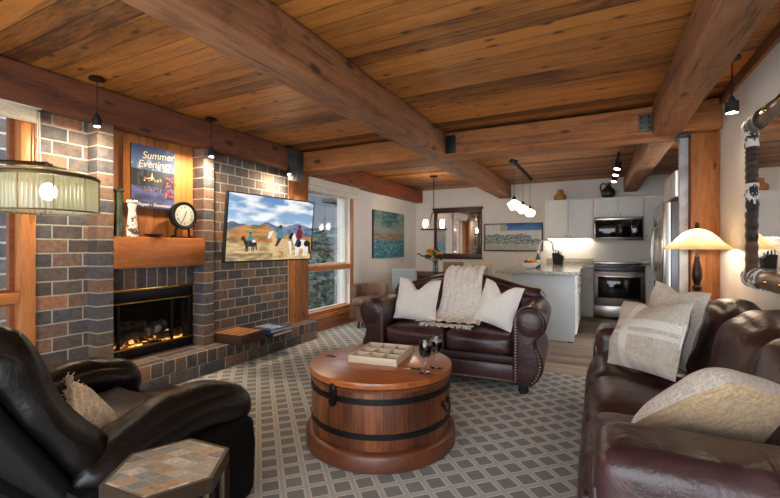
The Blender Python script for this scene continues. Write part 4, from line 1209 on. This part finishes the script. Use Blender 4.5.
def wbk(p):
    f = (p.z+.36)/.72
    rib = .010*math.sin(p.x*62)*max(0, f-.72)*3.2
    return (p.x*(1-.07*max(0, f-.75)/.25), p.y+(.022*math.sin(f*2.6*PI) if p.y > 0 else 0), p.z+rib)
b = MB(); b.M = bm_ @ T(0, .03, .175); b.puff(1.0, .15, .76, .07, (.012, .03, .012), 24, .008, 8, 70, warp=wbk); b.build('backrest', M_rec, rc)
b = MB(); b.M = bm_; b.box(-.49, -.085, -.46, .49, -.035, .47, .018, 3); b.build('back_panel', M_recb, rc)
for sx in (-1, 1):
    for y in (-.25, .38): MB().box(sx*.4-.03, y-.03, .001, sx*.4+.03, y+.03, .06).build('foot', M_blackm, rc)
pr = thing('throw_pillow', 'beige fringed pillow on the black recliner', 'pillow')
MB().pillow(.29, .29, .12, 16, .05, 0, 22).build('pillow_body', M_fringe, pr, merge=.0002)
b = MB()
for k in range(150):
    t = k/150*4; sd = int(t); f = t-sd; q = -.18+.36*f
    q *= .8; x, z = ((q, .145), (.145, -q), (-q, -.145), (-.145, q))[sd]; nx, nz_ = ((0, 1), (1, 0), (0, -1), (-1, 0))[sd]
    l = rnd.uniform(.025, .045); j = rnd.uniform(-.02, .02)
    b.tube([(x, 0, z), (x+nx*l*.6+j*nz_, rnd.uniform(-.012, .012), z+nz_*l*.6+j*nx), (x+nx*l+2*j*nz_, rnd.uniform(-.02, .02), z+nz_*l+2*j*nx)], [.004, .004, .002], 4)
b.build('fringe', M_fringe, pr)
place(pr, T(-1.78, .905, .535, math.radians(30), math.radians(14), math.radians(-25)))
# ---------------------------------------------------------------- dining area
dt = thing('dining_table', 'dark wooden dining table under the chandelier', 'dining table', (-2.6, 6.85, 0))
MB().box(-.62, -.47, .725, .62, .47, .76, .006).build('table_top', M_dwood, dt)
MB().box(-.54, -.4, .65, .54, .4, .724).build('apron', M_dwood, dt)
for sx in (-.54, .54):
    for sy in (-.4, .4): MB().box(sx-.035, sy-.035, .001, sx+.035, sy+.035, .65).build('leg', M_dwoodz, dt)
def dchair(loc, rz, m, top, w, label, slat=False):
    c = thing('dining_chair', label, 'chair', loc, rz, 'chairs round the dining table')
    MB().box(-w/2, -.22, .43, w/2, .22, .49, .02, 3).build('seat', m, c)
    if slat:
        b = MB(); b.box(-w/2, .19, top-.07, w/2, .215, top, .005)
        for k in range(5): b.box(-w/2+.03+k*(w-.075)/4, .195, .49, -w/2+.045+k*(w-.075)/4, .21, top-.07)
        b.box(-w/2, .19, .47, -w/2+.03, .22, top); b.box(w/2-.03, .19, .47, w/2, .22, top)
        b.build('backrest', M_chairw, c)
    else:
        b = MB(); b.M = T(0, .2, .46, math.radians(-5)); b.box(-w/2, -.03, .0, w/2, .03, top-.46, .022, 3); b.build('backrest', m, c)
    for sx in (-1, 1):
        for sy in (-.18, .18): MB().cyl((sx*(w/2-.03), sy, .001), (sx*(w/2-.035), sy, .435), .016, .02, 8).build('leg', M_chairw if slat else M_dwoodz, c)
    return c
dchair((-2.75, 6.14, 0), PI, M_bluefab, .89, .43, 'blue-grey upholstered dining chair on the near side of the dining table')
dchair((-2.55, 7.56, 0), 0, M_brnfab, .935, .42, 'brown upholstered dining chair in front of the dark-framed mirror')
dchair((-2.02, 7.6, 0), -.15, M_chairw, .90, .40, 'pale wooden slat-back dining chair at the right end of the dining table', True)
tc = thing('tub_chair', 'low brown leather tub chair by the left wall behind the loveseat', 'armchair', (-3.12, 5.42, 0), .3)
o = [(.30*math.cos(a), .30*math.sin(a)) for a in [PI*k/16 for k in range(-2, 19)]] + [(.21*math.cos(a), .21*math.sin(a)) for a in [PI*k/16 for k in range(18, -3, -1)]]
MB().prism(o, 'Z', .12, .66, .02, 3).build('backrest', M_tubl, tc)
b = MB(); b.M = T(0, -.02, .40); b.puff(.44, .44, .12, .05, (0, 0, .02), 10, .003); b.build('seat', M_tubl, tc)
MB().lathe([(.2, .1), (.22, .34)], 20).build('base', M_tubl, tc)
for k in range(4): a = PI/4+k*PI/2; MB().cyl((.2*math.cos(a), .2*math.sin(a), .001), (.18*math.cos(a), .18*math.sin(a), .12), .018, n=8).build('leg', M_dwoodz, tc)
fv = thing('flower_vase', 'glass vase of yellow flowers on the dining table', 'vase', (-2.555, 6.8, .7605))
MB().lathe([(.04, 0), (.05, .02), (.052, .12), (.042, .2), (.05, .22)], 20).build('vase_body', glasspane('vase_glass', (.55, .68, .66), .1), fv)
for k in range(11):
    a = k*2.4; r = .06+.10*((k*7) % 5)/5; hgt = .30+.12*((k*3) % 4)/4
    x, y = r*math.cos(a)*1.1, r*math.sin(a)*.7
    MB().tube([(0, 0, .03), (x*.3, y*.3, .2), (x, y, hgt)], .004, 5).build('stem', M_leaf, fv)
    b = MB()
    if k % 3 != 2:
        for q in range(9):
            t = q*2.4; b.sphere((x+.034*math.cos(t), y+.034*math.sin(t), hgt+.012*(q % 3)), .03, 7, sc=(1, 1, .7))
        b.sphere((x, y, hgt+.018), .034, 8); b.build('bloom', M_yellow if k % 4 else flat('bloom_dark', srgb(70, 50, 74), .8, var=.3), fv)
    else:
        for q in range(6): b.sphere((x+.02*math.cos(q*1.9), y+.015*math.sin(q*1.7), hgt-.05+q*.018), .018, 6, sc=(1.4, .6, .8))
        b.build('foliage', M_leaf, fv)
b = MB()
for k in range(9): b.sphere((-.10-.028*k, -.02, .25+.012*k+.01*math.sin(k*2)), .018, 6, sc=(1.4, .5, .7))
b.build('foliage', M_leaf, fv)

# chandelier
ch = thing('chandelier', 'rustic iron chandelier with two candle glasses over the dining table', 'chandelier', (-2.58, 6.78, 2.499), math.radians(27))
MB().lathe([(.07, -.03), (.065, -.01), (.03, 0)], 20).build('canopy', M_bronze, ch)
MB().cyl((0, 0, -.02), (0, 0, -.67), .007, n=8).build('stem', M_bronze, ch)
b = MB()
for s_ in (-1, 1): b.tube([(0, 0, -.65), (s_*.03, 0, -.67), (s_*.05, 0, -.77), (s_*.07, 0, -.95)], .009, 8)
b.box(-.24, -.02, -.97, .24, .02, -.945, .004); b.build('arm', M_bronze, ch)
for s_ in (-1, 1):
    b = MB(); b.lathe([(.05, -.943), (.055, -.935), (.03, -.93), (.022, -.91)], 18, (s_*.15, 0, 0)); b.build('cup', M_bronze, ch)
    b = MB(); b.lathe([(.034, -.928), (.037, -.785)], 24, (s_*.15, 0, 0), caps=False); b.build('candle_shade', M_candleg, ch)
    MB().sphere((s_*.15, 0, -.865), .02, 10, sc=(1, 1, 1.8)).build('bulb', M_bulbc, ch)

# art and mirror
def teal(u, v):
    n = fbm(u*3, v*3, 11, 5); m = fbm(u*7, v*22, 13, 4)
    if v > .52: c = lerp(srgb(120, 138, 128), srgb(44, 96, 106), (v-.6)*2+n*1.5+.1); c = lerp(c, srgb(166, 170, 150), max(0, m*.9-.05))
    elif v > .38: c = lerp(srgb(154, 122, 96), srgb(92, 104, 104), .35+m*1.6)
    else: c = lerp(srgb(30, 96, 124), srgb(64, 132, 148), .5+m*1.4); c = lerp(c, srgb(214, 220, 214), max(0, fbm(u*12, v*30, 3)*1.2-.3))
    return c
def art(name, label, loc, rz, w, h, fn, nu, nv, fr, mfr, thick=.03):
    a = thing(name, label, 'painting', loc, rz)
    MB().box(-w/2+.002, .001, -h/2+.002, w/2-.002, thick, h/2-.002).build('stretcher_frame', M_blackm, a)
    if fr:
        b = MB(); e = .012
        b.box(-w/2-fr, -e, -h/2-fr, w/2+fr, thick, -h/2, .003); b.box(-w/2-fr, -e, h/2, w/2+fr, thick, h/2+fr, .003)
        b.box(-w/2-fr, -e, -h/2, -w/2, thick, h/2, .003); b.box(w/2, -e, -h/2, w/2+fr, thick, h/2, .003); b.build('frame', mfr, a)
    paint('canvas', w, h, nu, nv, fn, [], M_vcol, a, T())
    return a
art('painting', 'unframed teal and brown abstract painting on the left wall', (XL+.036, 7.13, 1.47), PI/2, 1.32, .90, teal, 60, 60, 0, None)
def grove(u, v):
    n = fbm(u*6, v*6, 21, 4)
    if u > .4 and v > .76: return lerp(srgb(88, 140, 190), srgb(44, 92, 160), (v-.76)*4+n*.4)
    if v > .74 and .27 < u <= .4: return lerp(srgb(96, 120, 104), srgb(210, 216, 206), .5+nz(u*40, v*40)*1.5)
    if v < .6+.08*nz(u*7, 2) and (u < .83 or v < .42):
        k = nz(u*55, v*26, 4)
        c = lerp(srgb(66, 96, 112), srgb(206, 212, 200), .5+k*2.0)
        c = lerp(c, srgb(54, 82, 116), max(0, nz(u*34, v*20, 8)*2.6))
        if v < .25: c = lerp(c, srgb(206, 206, 180), .45)
        return c
    st = nz(u*60, v*1.5, 6)
    return lerp(srgb(206, 206, 200), srgb(228, 228, 222), .5+st*2)
art('framed_painting', 'wide framed snowy grove painting with blue sky strip on the back wall', (-1.515, YB-.045, 1.43), 0, 1.11, .52, grove, 130, 60, .025, M_dwood)
wm = thing('wall_mirror', 'rectangular mirror in dark wooden frame on the back wall', 'mirror', (-2.68, YB-.002, 1.53))
MB().box(-.46, -.03, -.45, .46, -.015, .45).build('mirror_glass', M_mirror, wm)
b = MB(); b.box(-.53, -.05, -.54, .53, -.002, -.44, .006); b.box(-.53, -.05, .44, .53, -.002, .50, .006); b.box(-.53, -.05, -.44, -.45, -.002, .44, .006); b.box(.45, -.05, -.44, .53, -.002, .44, .006)
b.box(-.56, -.075, .50, .56, -.002, .55, .008); b.box(-.55, -.06, -.56, .55, -.002, -.54, .004); b.build('frame', M_dwood, wm)

# ---------------------------------------------------------------- kitchen
def shaker(parent, x0, z0, x1, z1, yf, knob=None, name='door', axis='Y', handle=False):
    """door face at y=yf, facing -y (axis Y) or built in the (y,z) plane facing +x (axis X)"""
    b = MB(); r = .055; t = .02
    def bx(a0, c0, a1, c1, d0, d1, bev=.0015):
        if axis == 'Y': b.box(a0, yf+d0, c0, a1, yf+d1, c1, bev, 1)
        else: b.box(yf-d1, a0, c0, yf-d0, a1, c1, bev, 1)
    g = .005; x0 += g; x1 -= g; z0 += g; z1 -= g
    r = min(r, (x1-x0)*.3, (z1-z0)*.3)
    bx(x0, z0, x0+r, z1, 0, t); bx(x1-r, z0, x1, z1, 0, t); bx(x0+r, z0, x1-r, z0+r, 0, t); bx(x0+r, z1-r, x1-r, z1, 0, t); bx(x0+r-.002, z0+r-.002, x1-r+.002, z1-r+.002, .013, t, 0)
    d = b.build(name, M_whitep if parent.get('paint') != 'grey' else M_island, parent)
    if knob:
        k = MB()
        if axis == 'Y':
            k.cyl((knob[0], yf, knob[1]), (knob[0], yf-.018, knob[1]), .006, n=8); k.sphere((knob[0], yf-.022, knob[1]), .013, 10)
        elif handle:
            k.tube([(yf, knob[0]-.06, knob[1]), (yf+.03, knob[0]-.05, knob[1]), (yf+.03, knob[0]+.05, knob[1]), (yf, knob[0]+.06, knob[1])], .006, 8)
        else:
            k.cyl((yf, knob[0], knob[1]), (yf+.018, knob[0], knob[1]), .006, n=8); k.sphere((yf+.022, knob[0], knob[1]), .013, 10)
        k.build('handle' if handle else 'knob', M_nickel, d)
    return d
YU, YK = 8.17, 7.87
def upper(x0, x1, z0, z1, n, label, knobs):
    c = thing('wall_cabinet', label, 'cabinet', (0, 0, 0))
    MB().box(x0, YU+.035, z0, x1, YB-.002, z1).build('body', M_whitep, c)
    w = (x1-x0)/n
    for k in range(n): shaker(c, x0+k*w, z0, x0+(k+1)*w, z1, YU, (x0+(k+.5)*w+knobs[k]*(w/2-.035), z0+.05))
    return c
upper(-.872, -.048, 1.386, 2.115, 2, 'tall white double-door wall cabinet left of the microwave', (1, -1))
upper(-.046, .724, 1.762, 2.115, 2, 'short white double-door wall cabinet above the microwave', (1, -1))
upper(.726, 1.1, 1.37, 2.115, 1, 'narrow white wall cabinet right of the microwave', (-1,))
us = thing('cabinet_light', 'glowing light strip under the tall wall cabinet', 'light strip', (-.475, 8.38, 1.372))
MB().box(-.38, -.025, .0095, .38, .025, .0135).build('mount_plate', M_whitep, us)
MB().box(-.375, -.02, 0, .375, .02, .009).build('diffuser', M_under, us)

mw = thing('microwave', 'stainless microwave mounted above the range', 'microwave', (.339, 8.1, 1.345))
MB().box(-.378, .0, .0, .378, .398, .41, .004).build('body', M_steel, mw)
MB().box(-.355, -.012, .055, .20, .0, .355, .004).build('door_window', M_blkglass, mw)
MB().box(.205, -.012, .055, .36, .0, .355, .004).build('control_panel', M_blkglass, mw)
MB().box(-.37, -.02, .36, .37, .0, .405, .004).build('top_band', M_steel, mw)
MB().tube([(-.34, 0, .028), (-.34, -.03, .028), (.34, -.03, .028), (.34, 0, .028)], .009, 8).build('handle', M_steel, mw)

rg = thing('range', 'stainless electric range with black glass oven door', 'stove', (.339, YK, 0))
MB().box(-.379, .03, .03, .379, .625, .885).build('body', M_steeld, rg)
MB().box(-.379, .0, .03, .379, .029, .225, .006).build('drawer', M_steel, rg)
od = MB().box(-.379, -.006, .235, .379, .029, .80, .006).build('oven_door', M_steel, rg)
MB().box(-.315, -.0085, .36, .315, -.006, .72, .002).build('window', M_blkglass, od)
MB().tube([(-.35, -.006, .765), (-.35, -.05, .765), (.35, -.05, .765), (.35, -.006, .765)], .012, 10).build('handle', M_steel, od)
MB().box(-.379, -.02, .81, .379, .03, .88, .012, 3).build('control_panel', flat('range_panel', srgb(70, 68, 66), .3, .8), rg)
MB().box(-.379, -.01, .886, .379, .6, .908, .004).build('cooktop', M_blkglass, rg)
MB().box(-.379, .58, .909, .379, .62, .96, .01).build('back_guard', M_steel, rg)
for k in range(4): MB().lathe([(.10 if k % 2 else .075, 0), (.10 if k % 2 else .075, .0006)], 28, (-.2+.4*(k % 2), .16+.27*(k//2), .9085)).build('burner', flat('burner_ring', (.03, .03, .03), .25), rg)

bc = thing('base_cabinet', 'white base cabinet between the island and the range', 'cabinet', (0, 0, 0))
MB().box(-.42, YK+.021, .1, -.046, YB-.002, .874).box(-.42, YK+.08, .002, -.046, YB-.002, .1).build('body', M_whitep, bc)
shaker(bc, -.40, .1, -.05, .72, YK, (-.085, .66)); shaker(bc, -.40, .73, -.05, .872, YK, (-.225, .80), 'drawer')
bc2 = thing('base_cabinet', 'white base cabinet right of the range', 'cabinet', (0, 0, 0))
MB().box(.726, YK+.021, .1, 1.2, YB-.002, .874).box(.726, YK+.08, .002, 1.2, YB-.002, .1).build('body', M_whitep, bc2)
shaker(bc2, .73, .1, 1.19, .72, YK, (.78, .66)); shaker(bc2, .73, .73, 1.19, .872, YK, (.96, .80), 'drawer')
co = thing('countertop', 'speckled granite countertop with backsplash right of the range', 'countertop', (0, 0, 0))
MB().box(.724, YK-.025, .876, 1.2, YB-.004, .915, .004).build('slab', M_granite, co)
MB().box(.724, YB-.024, .916, 1.2, YB-.004, 1.012, .002).build('backsplash', M_granite, co)
isl = thing('kitchen_island', 'pale grey panelled kitchen peninsula below the granite counter', 'kitchen island', (0, 0, 0)); isl['paint'] = 'grey'
MB().box(-1.02, 5.69, .09, -.245, 7.86, .874).box(-1.02, 5.70, .002, -.30, 7.86, .09).build('body', M_island, isl)
MB().box(-1.03, 5.672, .02, -.25, 5.689, .872, .002).build('end_panel', M_island, isl)
MB().box(-.33, 5.685, .003, -.262, 5.76, .088).build('toe_block', M_mantel, isl)
del isl['paint']
for k, (y0, y1) in enumerate(((5.74, 6.3), (6.3, 6.85), (6.85, 7.4))):
    shaker(isl, y0, .1, y1, .70, -.225, (y0+.28, .62), 'door', 'X', True); shaker(isl, y0, .71, y1, .87, -.225, ((y0+y1)/2, .79), 'drawer', 'X', True)
ct = thing('countertop', 'speckled granite countertop of the peninsula running to the back wall', 'countertop', (0, 0, 0))
o = [(-1.24, 5.60), (-.19, 5.62), (-.19, 7.84), (-.044, 7.84), (-.044, YB-.004), (-1.24, YB-.004)]
MB().prism(o, 'Z', .876, .915, .004, 1, smooth=False).build('slab', M_granite, ct)
MB().box(-.87, YB-.024, .916, -.044, YB-.004, 1.012, .002).build('backsplash', M_granite, ct)
fc = thing('faucet', 'brushed gooseneck faucet on the peninsula counter', 'faucet', (-.80, 6.78, .9155), math.radians(20))
MB().lathe([(.028, 0), (.026, .01), (.016, .02), (.015, .06)], 16).build('base', M_nickel, fc)
MB().tube([(0, 0, .03), (0, 0, .33)]+[(.1-.1*math.cos(PI*k/10*.95), 0, .33+.1*math.sin(PI*k/10*.95)) for k in range(11)]+[(.208, 0, .26)], .014, 10).build('spout', M_nickel, fc)
MB().tube([(0, -.015, .05), (0, -.05, .06), (.0, -.07, .09)], .007, 8).build('lever', M_nickel, fc)
kb = thing('knife_block', 'dark knife block on the counter under the wall cabinet', 'knife block', (-.62, 8.0, .9155), -.2)
MB().prism([(-.08, 0), (.07, 0), (.09, .15), (-.0, .21), (-.1, .2)], 'Y', -.055, .055, .004, 1, smooth=False).build('block', M_blackm, kb)
for i in range(5):
    x = -.07+.03*i; MB().box(x-.008, -.04+.02*(i % 3), .19, x+.008, -.02+.02*(i % 3), .285-.012*i, .003).build('knife_handle', M_blackm if i % 2 else M_steeld, kb)
fb = tag(MB().lathe([(.05, 0), (.06, .006), (.115, .05), (.13, .085), (.124, .085), (.108, .05), (.05, .014), (0, .012)], 28).build('fruit_bowl', M_whitep, loc=(-.88, 6.36, .9155)), 'white bowl of fruit on the peninsula counter', 'bowl')
fr_ = [('apple', srgb(150, 40, 34), (-.06, -.01, .085), .038, 'red apple at the left of the fruit bowl'), ('orange', srgb(230, 140, 40), (.055, -.03, .085), .04, 'orange at the right front of the fruit bowl'),
       ('lemon', srgb(236, 200, 60), (.0, .03, .105), .036, 'yellow lemon on top of the fruit bowl'), ('apple', srgb(196, 70, 40), (-.005, -.06, .08), .036, 'orange-red apple at the front of the fruit bowl'), ('orange', srgb(236, 170, 60), (.06, .045, .09), .036, 'orange at the right rear of the fruit bowl')]
for n__, c_, p_, r, lab in fr_:
    t = thing(n__, lab, 'fruit', (-.88+p_[0], 6.36+p_[1], .9155+p_[2]))
    MB().sphere((0, 0, 0), r, 14, sc=(1, 1, .92)).build('flesh', flat('fruit_'+n__+str(r)[-2:]+lab[0], c_, .4, var=.15), t)
    MB().cyl((0, 0, r*.85), (.004, 0, r*1.15), .003, n=6).build('stem', M_dwoodz, t)
bo = thing('bottle', 'green glass bottle with white label behind the fruit bowl', 'bottle', (-.80, 6.58, .9155))
MB().lathe([(.034, 0), (.036, .01), (.036, .14), (.014, .2), (.013, .235)], 20).build('bottle_body', flat('bottle_glass', srgb(46, 84, 44), .1), bo)
MB().lathe([(.037, .05), (.037, .12)], 20, caps=False).build('bottle_label', M_linenw, bo)
MB().lathe([(.0145, .22), (.0145, .262), (.0, .263)], 14).build('cap', M_whitep, bo)

fd = thing('refrigerator', 'stainless refrigerator with curved door handle beside the steel column', 'refrigerator', (0, 0, 0))
MB().box(.80, 5.85, .02, 1.54, 6.77, 1.78, .004).build('body', M_steeld, fd)
for (y0, y1, yh_) in ((5.85, 6.307, 6.25), (6.313, 6.77, 6.37)):
    d = MB().box(.72, y0, .60, .795, y1, 1.78, .012, 3).build('door', M_steel, fd)
    MB().tube([(.72, yh_, .78), (.665, yh_, .84), (.65, yh_, 1.1), (.665, yh_, 1.46), (.72, yh_, 1.52)], .012, 10).build('handle', M_steel, d)
d = MB().box(.72, 5.85, .04, .795, 6.77, .59, .012, 3).build('drawer', M_steel, fd)
MB().tube([(.72, 5.95, .53), (.67, 5.97, .53), (.67, 6.65, .53), (.72, 6.67, .53)], .012, 10).build('handle', M_steel, d)
fcab = thing('wall_cabinet', 'white cabinet above the refrigerator', 'cabinet', (0, 0, 0))
MB().box(.86, 5.85, 1.84, 1.54, 6.77, 2.15, .003).build('body', M_whitep, fcab)
for y0 in (5.85, 6.31): MB().box(.84, y0+.003, 1.843, .859, y0+.457, 2.147, .003).build('door', M_whitep, fcab)

# above the cabinets
jr = thing('wooden_jar', 'squat amber wooden jar on top of the wall cabinet', 'jar', (-.615, 8.32, 2.1155))
MB().lathe([(.085, 0), (.105, .02), (.108, .07), (.105, .09), (.09, .11), (.06, .12)], 24).build('body', M_jar, jr)
MB().lathe([(.062, .121), (.058, .15), (.05, .18), (.058, .19), (.05, .2), (0, .2)], 24).build('lid', M_jar, jr)
jg = thing('green_jug', 'dark green glazed jug with handle on top of the wall cabinet', 'jug', (.19, 8.32, 2.1155))
MB().lathe([(.07, 0), (.105, .03), (.12, .09), (.1, .15), (.05, .2), (.04, .24), (.05, .27)], 28).build('body', flat('jug_glaze', srgb(44, 62, 36), .15, var=.4, vs=9), jg)
MB().tube([(-.045, 0, .25), (-.09, 0, .275), (-.12, 0, .23), (-.125, 0, .16), (-.1, 0, .12)], .012, 10).build('handle', flat('jug_handle', srgb(48, 64, 38), .2), jg)

# track lights
tk = thing('track_pendants', 'black ceiling track with three white glass pendants over the peninsula', 'track light', (-1.08, 6.95, 2.4985))
MB().box(-.018, -.98, -.03, .018, .98, 0).build('track', M_blackm, tk)
MB().lathe([(.06, -.03), (.06, 0)], 20, (0, -.85, 0)).build('canopy', M_blackm, tk)
for y in (-.80, .0, .80):
    zz = -.66
    MB().cyl((0, y, -.03), (0, y, zz+.12), .003, n=6).build('cord', M_blackm, tk)
    MB().lathe([(.006, .15), (.02, .13), (.035, .1), (.038, .085)], 16, (0, y, zz)).build('socket', M_bronze, tk)
    b = MB(); b.lathe([(.03, .085), (.045, .07), (.094, .04), (.098, .028), (.058, -.045), (.04, -.055)], 28, (0, y, zz), caps=False); b.build('lamp_shade', M_opal, tk)
    MB().sphere((0, y, zz), .03, 10).build('bulb', M_bulbt, tk)
ts = thing('track_spotlight', 'black ceiling track with three spotlights in front of the stove', 'track light', (.27, 7.0, 2.4985))
MB().box(-.018, -.8, -.03, .018, .95, 0).build('track', M_blackm, ts)
for y in (-.5, .05, .7):
    a = math.radians(-18); m_ = T(0, y, -.13, a, math.radians(14))
    MB().cyl((0, y, -.03), (0, y, -.12), .008, n=8).build('stem', M_blackm, ts)
    b = MB(); b.M = m_; b.lathe([(.03, .06), (.042, .05), (.045, -.055), (.038, -.055), (.038, -.045)], 20); b.build('lamp_head', M_blackm, ts)
    b = MB(); b.M = m_; b.lathe([(0, -.05), (.037, -.05)], 16, caps=False); b.build('lens', M_lensW, ts)

# shrubs outside the rear window
def shrub(loc, s, label):
    t = thing('shrub', label, 'shrub', loc)
    MB().cyl((0, 0, 0), (0, 0, .5*s), .03, n=6).build('stem', M_dwoodz, t)
    b = MB(); R = random.Random(int(loc[1]*10))
    for k in range(420):
        a = R.random()*2*PI; z = R.random(); r = (.42*(1-z*.7))*s*R.random()**.5
        c = Vector((r*math.cos(a), r*math.sin(a), .1+z*1.15*s)); d = Vector((R.uniform(-1, 1), R.uniform(-1, 1), R.uniform(-.6, .3))).normalized()*.09*s; n_ = d.orthogonal().normalized()*.025*s
        b.add([c-d, c+n_, c+d, c-n_], [(0, 1, 2, 3)])
    b.build('foliage', flat('shrub_leaf', srgb(70, 84, 72), .8, var=.45, vs=8), t); return t
shrub((-4.7, 5.6, -.35), 1.1, 'grey-green shrub outside the rear window, close to the glass')
shrub((-5.6, 7.4, -.35), 1.6, 'taller grey-green shrub outside the rear window, near the wall')

# ---------------------------------------------------------------- light, world, camera
w = bpy.data.worlds.new('World'); scene.world = w; w.use_nodes = True
bg = w.node_tree.nodes['Background']; bg.inputs[0].default_value = (.86, .93, 1.0, 1); bg.inputs[1].default_value = WORLD
cam = bpy.data.cameras.new('Camera'); co_ = bpy.data.objects.new('Camera', cam); COL.objects.link(co_); scene.camera = co_
cam.sensor_fit = 'HORIZONTAL'; cam.sensor_width = 36; cam.lens = 405/780*36
co_.location = (0, 0, 1.24); co_.rotation_euler = (PI/2, 0, math.radians(27)); cam.shift_y = -2.5/780
cam.clip_start = .02
scene.view_settings.view_transform = 'Standard'; scene.view_settings.look = 'None'
scene.view_settings.gamma = 1; scene.view_settings.use_curve_mapping = False
scene.view_settings.exposure = EXPO
scene.cycles.use_denoising = True; scene.cycles.max_bounces = 8; scene.cycles.transparent_max_bounces = 16
scene.cycles.sample_clamp_indirect = 6; scene.cycles.caustics_refractive = False; scene.cycles.caustics_reflective = False
